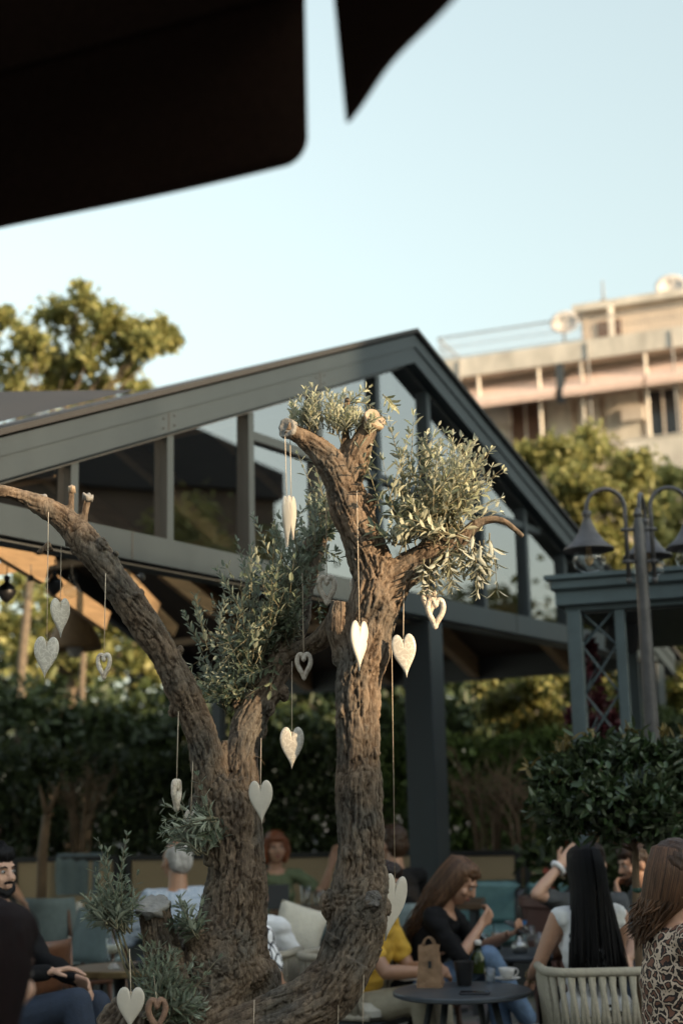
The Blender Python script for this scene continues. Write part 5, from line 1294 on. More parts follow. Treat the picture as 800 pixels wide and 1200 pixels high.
def stool(x, y, z, label):
    t = thing('round_stool', label, 'stool', (x, y, 0)); o = V((x, y, 0))
    m = MB(); m.lathe([(.001, z), (.16, z), (.18, z-.02), (.18, z-.05), (.001, z-.06)], o, 24, closed=False); m.build('seat', M_black, t, 'auto')
    for k in range(4):
        a = R(45+90*k); d = V((math.cos(a), math.sin(a), 0)); m = MB(); m.tube([o+d*.12+V((0, 0, z-.05)), o+d*.19], [.016, .012], 8); m.build('leg', M_metal_dark, t, True)
# rope armchairs
def rope_proto(label):
    t = thing('rope_armchair', label, 'armchair', (0, 0, 0), 'cream rope armchairs'); w_, dpt = .54, .5
    def path(z, ins, fwd=.16):
        pts = []
        x = w_/2-ins
        pts.append(V((-x, fwd, z))); pts.append(V((-x, -dpt/2+.14, z)))
        for k in range(1, 8):
            a = PI+PI/2*k/8; pts.append(V((-x+.14+.14*math.cos(a), -dpt/2+.14+.14*math.sin(a), z)))
        pts.append(V((-x+.14, -dpt/2, z))); pts.append(V((x-.14, -dpt/2, z)))
        for k in range(1, 8):
            a = -PI/2+PI/2*k/8; pts.append(V((x-.14+.14*math.cos(a), -dpt/2+.14+.14*math.sin(a), z)))
        pts.append(V((x, -dpt/2+.14, z))); pts.append(V((x, fwd, z)))
        return pts
    def at(pts, s):
        L_ = [0]
        for i in range(1, len(pts)): L_.append(L_[-1]+(pts[i]-pts[i-1]).length)
        q = s*L_[-1]
        for i in range(1, len(pts)):
            if q <= L_[i]+1e-9: f = (q-L_[i-1])/max(1e-9, L_[i]-L_[i-1]); return pts[i-1].lerp(pts[i], f)
        return pts[-1]
    top = path(.74, 0); bot = path(.44, .035, .2)
    m = MB(); m.tube(top, .022, 10); m.build('top_rail', M_rope, t, True)
    m = MB(); m.tube(bot, .018, 10); m.build('bottom_rail', M_rope, t, True)
    n = 25; m = MB()
    for k in range(n):
        s0 = .02+.96*k/n; s1 = s0+.96/n*.82
        m.tube([at(top, s0), at(top, s0).lerp(at(bot, s1), .5), at(bot, s1)], .0138, 8)
        m.tube([at(top, s0+.014), at(top, s0+.014).lerp(at(bot, s0+.002), .5)*1.0, at(bot, s0+.002)], .0118, 8)
    m.build('rope_back', M_rope, t, True)
    m = MB(); m.box((0, 0, .40), (w_-.06, dpt+.02, .03)); m.build('seat_frame', M_metal_dark, t)
    m = MB(); m.box((0, .01, .46), (w_-.09, dpt-.03, .10), bevel=.035); m.build('seat_cushion', M_cushion, t, 'auto')
    for sx in (-1, 1):
        for sy in (-1, 1):
            m = MB(); m.tube([(sx*(w_/2-.05), sy*(dpt/2-.04), .40), (sx*(w_/2-.01), sy*(dpt/2+.02), 0)], [.016, .012], 8); m.build('leg', M_metal_dark, t, True)
    return t
RP = rope_proto('cream rope armchair of the black haired woman, seen from behind at the lower right')
def rope_chair(x, y, yaw, label):
    o = RP if not RP.get('used') else copy_tree(RP); RP['used'] = 1
    o.location = (x, y, 0); o.rotation_euler = (0, 0, R(yaw-90)); o['label'] = label
    return o
# large maroon planter
p = P(658, 1030, 10.6); t = thing('planter', 'tall maroon planter with a dark shrub between the benches and the waving hand', 'planter', (p.x, p.y, 0)); o = V((p.x, p.y, 0))
m = MB(); m.lathe([(.22, .0), (.30, .78), (.32, .80), (.32, .86), (.29, .86), (.27, .78)], o, 28); m.build('pot', M_pot, t, 'auto')
m = MB(); m.lathe([(.001, .79), (.272, .79)], o, 24, closed=False); m.build('soil', M_soil, t)
leaf_clumps('shrub', M_dark_leaf, [(tuple(o+V((random.uniform(-.15, .25), random.uniform(-.2, .2), random.uniform(1.0, 1.4)))), .20) for i in range(8)], 130, .10, .045, t)
leaf_clumps('flowers', leafmat('dark_red_flowers', (.12, .015, .01), (.3, .05, .02), trans=.2), [(tuple(o+V((.05, -.15, 1.05))), .3)], 60, .05, .04, t)

# ------------------------------------------------------------------ things on the tables
def T(px, py, z): p = PZ(px, py, z); return V((p.x, p.y, z+.0008))
def glass(label, c, r, h, fill=None, fillmat=None, name='glass', cat='glass'):
    t = thing(name, label, cat, c)
    m = MB(); m.lathe([(.001, .001), (r*.82, .001), (r*.86, .006), (r, h), (r*.93, h), (r*.80, .010), (.001, .010)], c, 22, closed=False); m.build('vessel', M_glass, t, True)
    if fill: m = MB(); m.lathe([(r*.77, .012), (r*.79+.12*r*fill, h*fill)], c, 20); m.build('drink', fillmat or M_coffee, t, True)
    return t
# paper bag
c = T(504, 1157, .62); t = thing('paper_bag', 'brown kraft paper carrier bag with twisted handles standing on the front right table', 'bag', c)
rb = zrot(R(-14)); h = .205; m = MB(); nz, per = 8, []
W, Dp = .125, .075; segx, segy = 6, 4
ring = [(-W/2+W*i/segx, -Dp/2) for i in range(segx)]+[(W/2, -Dp/2+Dp*i/segy) for i in range(segy)]+[(W/2-W*i/segx, Dp/2) for i in range(segx)]+[(-W/2, Dp/2-Dp*i/segy) for i in range(segy)]
n = len(ring)
for j in range(nz+1):
    q = j/nz
    for x, y in ring:
        sx = 1+.04*math.sin(q*7)-.20*q; cr = noise.noise(V((x*30, y*30, q*5)))*.006
        inw = 1-.35*q if abs(abs(y)-Dp/2) > .001 else 1
        m.v.append(c+rb @ V((x*sx*(inw if abs(y) < Dp/2-.001 else 1)+cr, y*(1-.25*q)+cr, q*h*(1+.02*math.sin(x*60)))))
for j in range(nz):
    for i in range(n): m.f.append((j*n+i, j*n+(i+1) % n, (j+1)*n+(i+1) % n, (j+1)*n+i))
m.f.append(tuple(range(n))); m.build('bag_body', M_paper, t)
for s in (-1, 1):
    pts = [c+rb @ V((.03*math.cos(a), s*.024, h-.012+.05*math.sin(a))) for a in [PI*k/10 for k in range(11)]]; m = MB(); m.tube(pts, .0035, 6); m.build('handle', M_paper, t, True)
m = MB(); m.box(c+rb @ V((.008, -Dp/2*.88-.004, h*.55)), (.016, .002, .034), rb @ Matrix.Rotation(R(-4), 3, 'X')); m.build('printed_mark', M_black, t)
c = T(544, 1155, .62); t = thing('black_tumbler', 'tapered black cup standing right of the paper bag', 'cup', c)
m = MB(); m.lathe([(.001, 0), (.034, 0), (.036, .004), (.052, .118), (.047, .118), (.033, .01), (.001, .01)], c, 26, closed=False); m.build('vessel', M_black, t, 'auto')
c = T(561, 1141, .62); t = thing('glass_bottle', 'stubby clear green bottle with a pale stopper behind the black cup', 'bottle', c)
m = MB(); m.lathe([(.001, 0), (.040, 0), (.043, .01), (.043, .085), (.02, .115), (.017, .145), (.019, .15)], c, 22, closed=False); m.build('bottle_body', glassmat('green_glass', 1.5, (.45, .52, .32)), t, True)
m = MB(); m.lathe([(.016, .148), (.02, .152), (.02, .17), (.014, .176), (.001, .177)], c, 16, closed=False); m.build('stopper', M_china, t, True)
m = MB(); m.lathe([(.036, .004), (.039, .084), (.018, .112)], c, 18); m.build('drink', pm('olive_oil', (.10, .115, .035), .3, .2, 10, 0), t)
def cup(c, label, saucer=True):
    t = thing('coffee_cup', label, 'cup', c)
    m = MB(); m.lathe([(.001, .012), (.022, .012), (.036, .03), (.043, .062), (.040, .062), (.033, .032), (.02, .018), (.001, .018)], c, 24, closed=False); m.build('vessel', M_china, t, True)
    pts = [c+V((.04+.018*math.sin(a), 0, .042+.018*math.cos(a))) for a in [PI*k/8 for k in range(9)]]; m = MB(); m.tube(pts, .004, 6); m.build('handle', M_china, t, True)
    m = MB(); m.lathe([(.001, .002), (.04, .002), (.070, .012), (.070, .014), (.04, .006), (.001, .006)], c, 28, closed=False); m.build('saucer', M_china, t, True)
    m = MB(); m.lathe([(.001, .052), (.039, .052)], c, 18, closed=False); m.build('coffee', M_foam, t)
cup(T(594, 1149, .62), 'white coffee cup on its saucer at the right edge of the paper bag table')
glass('small clear water glass between the black cup and the coffee cup', T(574, 1152, .62), .030, .075, .5, M_glass)
def phone(c, yaw, label, tilt=0, size=(.072, .15, .009)):
    t = thing('smartphone', label, 'phone', c); rr = zrot(yaw) @ Matrix.Rotation(tilt, 3, 'X')
    m = MB(); m.box(c+V((0, 0, size[2]/2)), size, rr, bevel=.004); m.build('case', M_black, t)
    m = MB(); m.box(c+V((0, 0, size[2]/2))+rr @ V((0, 0, size[2]/2+.0008)), (size[0]-.008, size[1]-.01, .0012), rr); m.build('screen', pm('dark_screen', (.012, .012, .014), .1, .1, 5, 0), t)
    return t
phone(T(556, 1165, .62), R(80), 'black phone lying flat before the water glass on the front right table')
c = T(482, 1146, .62); t = thing('menu_card', 'white menu card lying under the left of the paper bag', 'menu', c); m = MB(); m.box(c+V((.03, .0, .002)), (.20, .27, .003), zrot(R(-62))); m.build('card', M_menu, t)
glass('tall iced coffee glass with a foam top on the rear right table', T(582, 1116, .62), .034, .125, .7, M_coffee, 'iced_coffee', 'drink')
c = T(582, 1116, .62); tt = [o for o in bpy.data.objects if o.name.startswith('iced_coffee')][0]
m = MB(); m.lathe([(.029, .089), (.031, .112)], c, 18); m.build('foam', M_foam, tt, True); m = MB(); m.tube([c+V((0, 0, .05)), c+V((-.02, .01, .19))], .003, 6); m.build('straw', M_black, tt)
glass('clear tumbler left of the iced coffee', T(566, 1113, .62), .032, .10)
glass('clear tumbler at the right of the rear right table', T(632, 1110, .62), .032, .09)
glass('clear tumbler behind the silver sugar bowl', T(622, 1103, .62), .03, .10)
c = T(609, 1117, .62); t = thing('sugar_bowl', 'squat glass and silver sugar bowl on the rear right table', 'bowl', c)
m = MB(); m.lathe([(.001, 0), (.04, 0), (.055, .03), (.045, .06), (.02, .075), (.008, .09)], c, 22, closed=False); m.build('bowl', pm('brushed_silver', (.4, .4, .38), .3, .1, 20, 0, metal=.8), t, True); m = MB(); m.ell(c+V((0, 0, .09)), (.01, .01, .01)); m.build('knob', M_china, t, True)
c = T(615, 1104, .62); t = thing('small_bottle', 'little clear bottle with a blue cap on the rear right table', 'bottle', c)
m = MB(); m.lathe([(.001, 0), (.024, 0), (.026, .08), (.012, .10), (.012, .115)], c, 18, closed=False); m.build('bottle_body', M_glass, t, True); m = MB(); m.lathe([(.014, .11), (.014, .135)], c, 16); m.build('cap', pm('blue_cap', (.03, .14, .35), .4, .1, 10, 0), t)
# candle on the small wooden table
c = T(134, 1136, .68); t = thing('candle_holder', 'clear footed glass with a cream candle on the small brass rimmed table', 'candle', c)
m = MB(); m.lathe([(.001, 0), (.036, 0), (.034, .012), (.016, .03), (.014, .05), (.03, .065), (.043, .08), (.046, .165), (.042, .165), (.04, .085), (.001, .075)], c, 24, closed=False); m.build('glass', M_glass, t, True)
m = MB(); m.lathe([(.034, .085), (.036, .128), (.001, .124)], c, 20); m.build('candle', M_candle, t, True); m = MB(); m.tube([c+V((0, 0, .12)), c+V((.001, 0, .14))], .0016, 6); m.build('wick', M_black, t)
c = T(158, 1137, .68); t = thing('sunglasses', 'folded black sunglasses lying right of the candle glass', 'sunglasses', c)
for s in (-1, 1):
    m = MB(); m.ell(c+V((s*.032, 0, .022)), (.028, .006, .021)); m.build('lens', M_black, t, True); m = MB(); m.tube([c+V((s*.06, .002, .03)), c+V((s*.058, .06, .012)), c+V((-s*.04, .075, .006))], .004, 6); m.build('temple', M_black, t, True)
m = MB(); m.tube([c+V((-.008, -.004, .03)), c+V((.008, -.004, .03))], .004, 6); m.build('bridge', M_black, t)
# glasses on the middle table
for px, py, r, h, lab in ((358, 1046, .04, .16, 'tall clear glass between the trunks, left of three'), (372, 1047, .036, .12, 'clear glass between the trunks, middle of three'), (384, 1046, .04, .13, 'clear glass nearest the straight trunk')):
    q = P(px, py, 11.15); glass(lab, V((q.x, q.y, .7805)), r, h)
q = P(326, 1043, 11.0); c = V((q.x, 11.0, .7805)); t = thing('menu_holder', 'dark standing menu before the woman in green', 'menu', c); m = MB(); m.box(c+V((0, 0, .09)), (.16, .012, .18), Matrix.Rotation(R(-12), 3, 'X')); m.build('cover', M_black, t)
m = MB(); m.box(c+V((-.13, -.05, .012)), (.09, .06, .022)); m.build('napkin', M_menu, t)
q = P(178, 1016, 12.0); 
c = V((P(97, 1022, 11.9).x, 11.9, .741)); t = thing('shaker', 'white stoppered shaker on the dark round table at the left', 'shaker', (pD.x+.05, pD.y, .701)); c = V((pD.x+.05, pD.y, .701)); m = MB(); m.lathe([(.03, 0), (.034, .05), (.02, .07), (.026, .085), (.012, .1), (.001, .102)], c, 16, closed=False); m.build('vessel', M_china, t, True)
# ------------------------------------------------------------------ people
random.seed(41)
def ik(s, w_, l1, l2, pole):
    d = w_-s; L_ = min(d.length, l1+l2-.002); d = d.normalized(); a = (l1*l1-l2*l2+L_*L_)/(2*L_); h = math.sqrt(max(0, l1*l1-a*a))
    p = V(pole); p = p-d*p.dot(d); p.normalize()
    return s+d*a+p*h, s+d*L_
def person(label, pos, yaw, hz=.52, lean=0, side=0, hyaw=0, hpitch=0, hroll=0, lh=None, rh=None, lpole=(-.5, -.6, -.6), rpole=(.5, -.6, -.6),
           skin=M_skin, shirt=M_blackcloth, sleeve='short', legs=M_jeans, shoes=M_shoe, hair=H_dark, style='short', female=False, beard=False,
           knees=None, feet=None, lcurl=.5, rcurl=.5, stand=False, sc=1.0, neck=0, shirt_len=.0, extras=(), face=True):
    """local frame: +y forward, +x right, z up; yaw = facing direction in degrees from +x"""
    MW = Matrix.Translation(V(pos)) @ Matrix.Rotation(R(yaw-90), 4, 'Z') @ Matrix.Scale(sc, 4)
    w = lambda v: MW @ V(v)
    Rw = MW.to_3x3().normalized()
    t = thing('person', label, 'person', (pos[0], pos[1], 0))
    la = R(lean); sd = R(side)
    up = V((math.sin(sd), math.sin(la)*math.cos(sd), math.cos(la)*math.cos(sd))); fw = V((0, math.cos(la), -math.sin(la))); rt = up.cross(fw)*-1 if False else fw.cross(up).normalized()
    H_ = V((0, 0, hz)); wd = .92 if female else 1.0
    N_ = H_+up*.50; SHc = N_-up*.055
    Rs, Ls = SHc+rt*.172*wd, SHc-rt*.172*wd
    def trunk(m, g):
        m.cap(H_-rt*.075, .105+g, H_+rt*.075, .105+g); 
        rot = Matrix((rt, fw, up)).transposed()
        m.ell(H_+up*.14, (.142*wd+g, .098+g, .17), rot); m.ell(H_+up*.30, (.158*wd+g, .108+g, .19), rot)
        m.ell(H_+up*.40, (.150*wd+g, .098+g, .11), rot)
        m.cap(SHc-rt*.135*wd, .056+g, SHc+rt*.135*wd, .056+g)
        m.cap(H_+up*.38-rt*.05, .085+g, N_-up*.02, .055+g*.6)
        if female:
            for s in (-1, 1): m.ell(H_+up*.315+fw*.085+rt*.07*s, (.06+g*.5, .055+g*.5, .06+g*.5))
    # head
    nk = (up*.85+V((0, 0, .15))).normalized(); hy = R(hyaw); hp = R(hpitch)
    HR = Matrix.Rotation(-la*.4, 3, 'X') @ Matrix.Rotation(hy, 3, 'Z') @ Matrix.Rotation(-hp, 3, 'X') @ Matrix.Rotation(R(hroll), 3, 'Y')
    HC = N_ + (nk + V((0, math.sin(hp)*.35, 0))).normalized()*.165 + V((0, .015, 0))
    hl = lambda x, y, z: HC+HR @ V((x, y, z))
    b = MB(); trunk(b, 0)
    b.chain([N_-up*.03, HC+HR @ V((0, -.015, -.07))], [.056 if female else .062, .05 if female else .056])
    b.ell(hl(0, -.008, .022), (.076, .096, .098), HR); b.ell(hl(0, .028, -.035), (.060, .066, .085), HR)
    b.cap(hl(0, .055, -.088), .028, hl(0, .045, -.06), .045)
    b.cap(hl(0, .088, .012), .011, hl(0, .106, -.026), .0145); b.ell(hl(0, .100, -.030), (.018, .012, .010), HR)
    b.ell(hl(0, .082, -.060), (.026, .014, .011), HR); b.cap(hl(-.035, .080, .026), .012, hl(.035, .080, .026), .012)
    for s in (-1, 1):
        b.ell(hl(s*.078, -.008, -.012), (.010, .020, .032), HR); b.ell(hl(s*.045, .062, -.028), (.022, .02, .022), HR)
    # arms
    U, Fo = .275*wd, .245*wd
    sides = {}
    for nm, S_, hd, pole, s in (('r', Rs, rh, rpole, 1), ('l', Ls, lh, lpole, -1)):
        if hd is None: hd = (s*.13, .36, hz+.13)
        if len(hd) == 3: hd = tuple(hd)+(0,)
        W_ = V(hd[:3]); E, W_ = ik(S_, W_, U, Fo, pole); sides[nm] = (S_, E, W_)
        b.chain([S_, S_.lerp(E, .45), E], [.050*wd, .046*wd, .037*wd]); b.chain([E, E.lerp(W_, .3), W_], [.037*wd, .040*wd, .026*wd])
        f = (W_-E).normalized(); curl = rcurl if nm == 'r' else lcurl
        n_ = V((-s*.7, .2, -.5)) if hd[3] == 0 else V(hd[3]); n_ = (n_-f*n_.dot(f)).normalized(); o = f.cross(n_)
        if nm == 'l': o = -o
        # palm: four metacarpals, fingers of unequal length curling towards the palm side n_
        for k, (ox, fl) in enumerate(((-.030, .072), (-.010, .082), (.010, .076), (.028, .060))):
            K_ = W_+f*.085+o*ox*wd-n_*.004*abs(k-1.5); b.cap(W_+o*ox*.6, .0135, K_, .0115)
            a1 = curl*.7; a2 = curl*1.6
            d1 = f*math.cos(a1)+n_*math.sin(a1)+o*ox*1.5; d2 = f*math.cos(a2)+n_*math.sin(a2)
            K2 = K_+d1.normalized()*fl*.52; b.cap(K_, .0100, K2, .0090); b.cap(K2, .0090, K2+d2.normalized()*fl*.48, .0075)
        T0 = W_+f*.025-o*.024; T1 = T0+(f*.6-o*.75+n_*.25).normalized()*.042; b.cap(T0, .0135, T1, .0105); b.cap(T1, .0105, T1+(f*.9-o*.25+n_*.35).normalized()*.032, .0085)
        sides[nm] += (f,)
    # legs
    lg = []
    for s, i in ((-1, 0), (1, 1)):
        hj = H_+V((s*.085, .02, -.02))
        kn = V(knees[i]) if knees else (V((s*.11, .44, hz+.02)) if not stand else V((s*.09, .03, hz*.52)))
        ft = V(feet[i]) if feet else (V((s*.11, .46, .075)) if not stand else V((s*.10, -.02, .075)))
        lg.append((hj, kn, ft))
        b.chain([hj, kn, ft], [.080, .052, .036]); b.cap(ft-V((0, .04, .03)), .035, ft+V((0, .13, -.045)), .028)
    def put(name, mb, vox, mat, par, sm=3):
        me = mb.remesh(name, vox, sm); me.transform(MW); return link(name, me, mat, par)
    body = put('body', b, .0068, skin, t, 3)
    # clothes
    c = MB(); trunk(c, .013)
    c.cap(H_-rt*.06+up*(.0-shirt_len), .112, H_+rt*.06+up*(.0-shirt_len), .112)
    for nm in 'rl':
        S_, E, W_, f = sides[nm]
        if sleeve == 'short': c.chain([S_, S_.lerp(E, .62)], [.064*wd, .060*wd])
        elif sleeve == 'elbow': c.chain([S_, E], [.062*wd, .056*wd])
        elif sleeve == 'long': c.chain([S_, E, W_-f*.01], [.062*wd, .050*wd, .038*wd])
        elif sleeve == 'rolled': c.chain([S_, E, E.lerp(W_, .3)], [.064*wd, .053*wd, .052*wd])
    me = c.remesh('shirt', .0095, 3)
    roughen(me, lambda p: .008*noise.noise(p*13)+.009*noise.noise(V((p.x*8, p.y*8, p.z*24)))-.007*abs(noise.noise(V((p.x*13+3, p.y*13, p.z*28)))))
    # neckline: cut away what rises up the neck
    bm = bmesh.new(); bm.from_mesh(me); lim = .012 if not female else -.012
    dl = [v for v in bm.verts if (v.co-N_).dot(up) > lim-.25*max(0, (v.co-N_).dot(fw)) and ((v.co-N_)-up*(v.co-N_).dot(up)).length < .085]
    bmesh.ops.delete(bm, geom=dl, context='VERTS'); bm.to_mesh(me); bm.free()
    me.transform(MW); link('shirt', me, shirt, t)
    q = MB(); q.cap(H_-V((.07, 0, .015)), .116, H_+V((.07, 0, -.015)), .116)
    for hj, kn, ft in lg: q.chain([hj, kn, ft+V((0, 0, .03))], [.098, .068, .054])
    put('trousers', q, .0115, legs, t, 3)
    for hj, kn, ft in lg:
        z = MB(); z.cap(ft-V((0, .045, .035)), .040, ft+V((0, .15, -.042)), .034); put('shoe', z, .009, shoes, t, 2)
    # face
    if face:
        for s in (-1, 1):
            m = MB(); m.ell(hl(s*.031, .0835, .004), (.0135, .008, .0075), HR); e = m.build('eye', M_eye, None, True); e.data.transform(MW); e.data.transform(Matrix.Translation(-root_loc(body))); e.parent = body
            m = MB(); m.ell(hl(s*.031, .0885, .004), (.0058, .0045, .0062), HR); e2 = m.build('iris', M_iris, None, True); e2.data.transform(MW); e2.data.transform(Matrix.Translation(-root_loc(body))); e2.parent = body
            m = MB(); m.chain([hl(s*.016, .092, .022), hl(s*.032, .093, .028), hl(s*.048, .082, .022)], [.0035, .0042, .0025], 8); e3 = m.build('eyebrow', hair if hair not in (H_grey, H_light) else H_brown, None, True); e3.data.transform(MW); e3.data.transform(Matrix.Translation(-root_loc(body))); e3.parent = body
        m = MB(); m.ell(hl(0, .0945, -.0575), (.022, .006, .0055), HR); m.ell(hl(0, .0935, -.0655), (.019, .006, .006), HR); e = m.build('mouth', M_lip if female else skin, None, True); e.data.transform(MW); e.data.transform(Matrix.Translation(-root_loc(body))); e.parent = body
    def addhair(name, m, vox=None, rough_=.004):
        if vox:
            me = m.remesh(name, vox, 2)
            roughen(me, lambda p: rough_*noise.noise(p*45)+rough_*noise.noise(V((p.x*90, p.y*90, p.z*18))))
        else: me = m.mesh(name, True)
        me.transform(MW); return link(name, me, hair, t)
    def capm(m, g=.0, front=.03, low=0.0):
        m.ell(hl(0, -.020, .036), (.083+g, .098+g, .096+g), HR); m.ell(hl(0, -.052, -.005-low), (.078+g, .066+g, .085+g), HR)
        m.ell(hl(0, .025+front*.3, .078), (.066+g, .062, .048+g), HR)
    def strands(n, ends, r0=.0075, wav=.0, start_back=False):
        m = MB()
        for i in range(n):
            a = random.uniform(-PI*.98, PI*.98) if not start_back else random.uniform(PI*.25, PI*1.75)
            # start high on the scalp, hug the side or the back, then fall
            sx = .086*math.sin(a); sy = .10*math.cos(a)-.018
            if math.cos(a) > .55: sy = min(sy, .05)
            s0 = hl(sx*.25, sy*.3-.01, .128); s1 = hl(sx*.8, sy*.85-.012, .095); s2 = hl(sx*1.06, sy*1.02-.012, .01); s3 = hl(sx*1.04, sy*.95-.03, -.085)
            e = ends(a, i); jit = V((random.gauss(0, .013), random.gauss(0, .012), random.uniform(-.05, .03)))
            e = V(e)+jit; pts = [s0, s1, s2, s3]
            for k in range(1, 6):
                f_ = k/5; p = s3.lerp(e, f_); p += V((math.sin(f_*9+i)*wav, math.cos(f_*8+i*2)*wav, 0)); pts.append(p)
            m.tube(pts, [r0*.7, r0, r0*1.1, r0*1.1]+[r0*q_ for q_ in (1.05, .95, .8, .55, .18)], 6)
        return m
    if style == 'short': m = MB(); capm(m, .004, .03); addhair('hair', m, .007, .006)
    elif style == 'curly':
        m = MB(); capm(m, .002)
        for i in range(60):
            d = V(rnd_dirs(1, .4)[0]); 
            if d.y > .45 and d.z < .5: continue
            if d.z < -.25: continue
            m.ell(HC+HR @ V((d.x*.084, d.y*.098-.018, d.z*.098+.034)), (.019, .019, .019), seg=8, rings=6)
        addhair('hair', m, .0065, .004)
    elif style == 'balding': 
        m = MB(); m.ell(hl(0, -.028, .022), (.083, .092, .085), HR); m.ell(hl(0, -.05, -.01), (.079, .066, .075), HR); addhair('hair', m, .007, .004)
    elif style == 'bob':
        m = MB(); capm(m, .006, .04)
        for s in (-1, 1): m.chain([hl(s*.075, .01, .05), hl(s*.088, .005, -.03), hl(s*.074, .0, -.10)], [.03, .034, .026])
        m.chain([hl(-.05, -.07, -.02), hl(-.05, -.07, -.09)], [.05, .04]); m.chain([hl(.05, -.07, -.02), hl(.05, -.07, -.09)], [.05, .04])
        m.chain([hl(-.05, .078, .072), hl(.045, .080, .075)], [.02, .02]); addhair('hair', m, .0075, .006)
    elif style == 'long':
        m = MB(); capm(m, .008, .02, .01); addhair('hair', m, .0075, .003)
        ends = lambda a, i: H_+up*(.16+.05*math.cos(a*3))-fw*(.115+.012*math.cos(i))+rt*(.13*math.sin(a))
        ms = strands(420, ends, .0055); ms_me = ms.mesh('hair_lengths', True); ms_me.transform(MW); link('hair_lengths', ms_me, hair, t)
    elif style == 'wavy':
        m = MB(); capm(m, .010, .035, .01); addhair('hair', m, .0075, .008)
        def ends(a, i):
            s = 1 if math.sin(a) > 0 else -1
            return N_-up*.16+rt*(s*.10+.03*math.sin(i))+fw*(.10 if math.cos(a) > -.2 else -.09)
        ms = strands(260, ends, .0055, .014); ms_me = ms.mesh('hair_lengths', True); ms_me.transform(MW); link('hair_lengths', ms_me, hair, t)
    elif style == 'back':
        m = MB(); capm(m, .002, .0, .0); addhair('hair', m, .0075, .006)
        def ends(a, i):
            return N_-up*(.16+.12*random.random())-fw*(.095+.05*random.random())+rt*(.12*math.sin(a))
        ms = strands(340, ends, .0046, .013, True); ms_me = ms.mesh('hair_lengths', True); ms_me.transform(MW); link('hair_lengths', ms_me, hair, t)
    elif style == 'swept':
        m = MB(); capm(m, .008, .02, .01); addhair('hair', m, .0075, .004)
        ends = lambda a, i: N_-up*(-.02+.09*random.random())-fw*(.10+.04*random.random())+rt*(.06*math.sin(a)-.06)
        ms = strands(360, ends, .0048, .007, True); ms_me = ms.mesh('hair_lengths', True); ms_me.transform(MW); link('hair_lengths', ms_me, hair, t)
    if beard:
        m = MB()
        for s in (-1, 1): m.chain([hl(s*.066, .03, -.03), hl(s*.05, .062, -.078), hl(0, .076, -.100)], [.016, .020, .022])
        m.chain([hl(-.028, .093, -.047), hl(0, .100, -.043), hl(.028, .093, -.047)], [.006, .0075, .006], 8)
        me = m.remesh('beard', .006, 1)
        roughen(me, lambda p: .003*noise.noise(p*80))
        me.transform(MW); link('beard', me, hair, t)
    for nm, what, mat in extras:
        S_, E, W_, f = sides['r' if what[0] == 'r' else 'l']; x_, y_, z_ = frame(f); rot = Matrix((x_, y_, z_)).transposed(); m = MB()
        if what.endswith('band'): m.lathe([(.033, -.012), (.036, 0), (.033, .012), (.028, 0), (.033, -.012)], W_-f*.02, 16, rot, closed=False)
        elif what.endswith('scrunchie'):
            for k in range(14): a = 2*PI*k/14; m.ell(W_-f*.015+x_*math.cos(a)*.036+y_*math.sin(a)*.036, (.014, .014, .016), seg=8, rings=6)
        elif what.endswith('beads'):
            for k in range(12): a = 2*PI*k/12; m.ell(W_-f*.02+x_*math.cos(a)*.032+y_*math.sin(a)*.032, (.007, .007, .007), seg=8, rings=6)
        elif what.endswith('earring'): m.tube([hl((1 if what[0] == 'r' else -1)*.088, -.006+.012*math.cos(a), -.058+.014*math.sin(a)) for a in [2*PI*k/12 for k in range(12)]], .0028, 6, closed=True)
        me = m.mesh(nm, True); me.transform(MW); link(nm, me, mat, t)
    t['_hand'] = [list(MW @ (sides['r'][2]+sides['r'][3]*.09)), list(MW @ (sides['l'][2]+sides['l'][3]*.09))]
    return t
def loc(px, py_unused, d): p = P(px, 960, d); return (p.x, p.y, 0)

# bearded man at the left edge, facing right
x, y, _ = loc(2, 0, 6.9)
person('young bearded man with dark curly hair and dark clothes at the left edge', (x, y, 0), -18, hz=.60, lean=-4, hyaw=-14, hpitch=4, skin=M_skin_pale, shirt=M_blackcloth, sleeve='long', legs=M_jeans_dark, hair=H_black, style='curly', beard=True,
       rh=(.12, .34, .83, (0, .1, -1)), lh=(-.05, .38, .78), rcurl=.35, knees=[(-.10, .46, .66), (.12, .48, .70)], feet=[(-.10, .52, .08), (.14, .62, .10)], sc=1.0)
chair('wood', x-.02, y+.03, -18, 'warm brown wooden chair under the bearded man at the left edge')
chair('wood', *loc(22, 0, 7.8)[:2], 160, 'brown wooden chair with curved back right of the bearded man'); 
chair('blue', *loc(84, 0, 9.9)[:2], -140, 'grey blue upholstered chair at the dark round table on the left')
chair('blue', *loc(70, 0, 11.6)[:2], 80, 'grey blue upholstered chair tucked under the far left wooden table')
chair('blue', *loc(110, 0, 10.9)[:2], 200, 'grey blue upholstered chair right of the dark round table')
# out-of-focus woman close to the camera
x, y, _ = loc(-36, 0, 2.75)
person('out of focus dark haired woman close to the camera at the lower left edge', (x, y, 0), 66, hz=.58, lean=4, hyaw=2, hpitch=8, skin=M_skin_pale, shirt=M_blackcloth, sleeve='long', hair=pm('very_dark_red_hair', (.0075, .003, .003), .7, .4, 40, .2, spec=.12), style='long', female=True)
x, y, _ = loc(-36, 0, 2.75); chair('wood', x, y, 128, 'wooden chair under the out of focus woman at the lower left edge')
# waiter leaning at the far left
x, y, _ = loc(-36, 0, 11.3)
person('person in a white top leaning over the far left table', (x, y, 0), -40, hz=.80, lean=22, stand=True, sc=.95, shirt=M_white, sleeve='short', legs=M_jeans_dark, hair=H_dark, style='short', lh=(-.10, .60, .92), rh=(.15, .55, .95), skin=M_skin, hpitch=15)
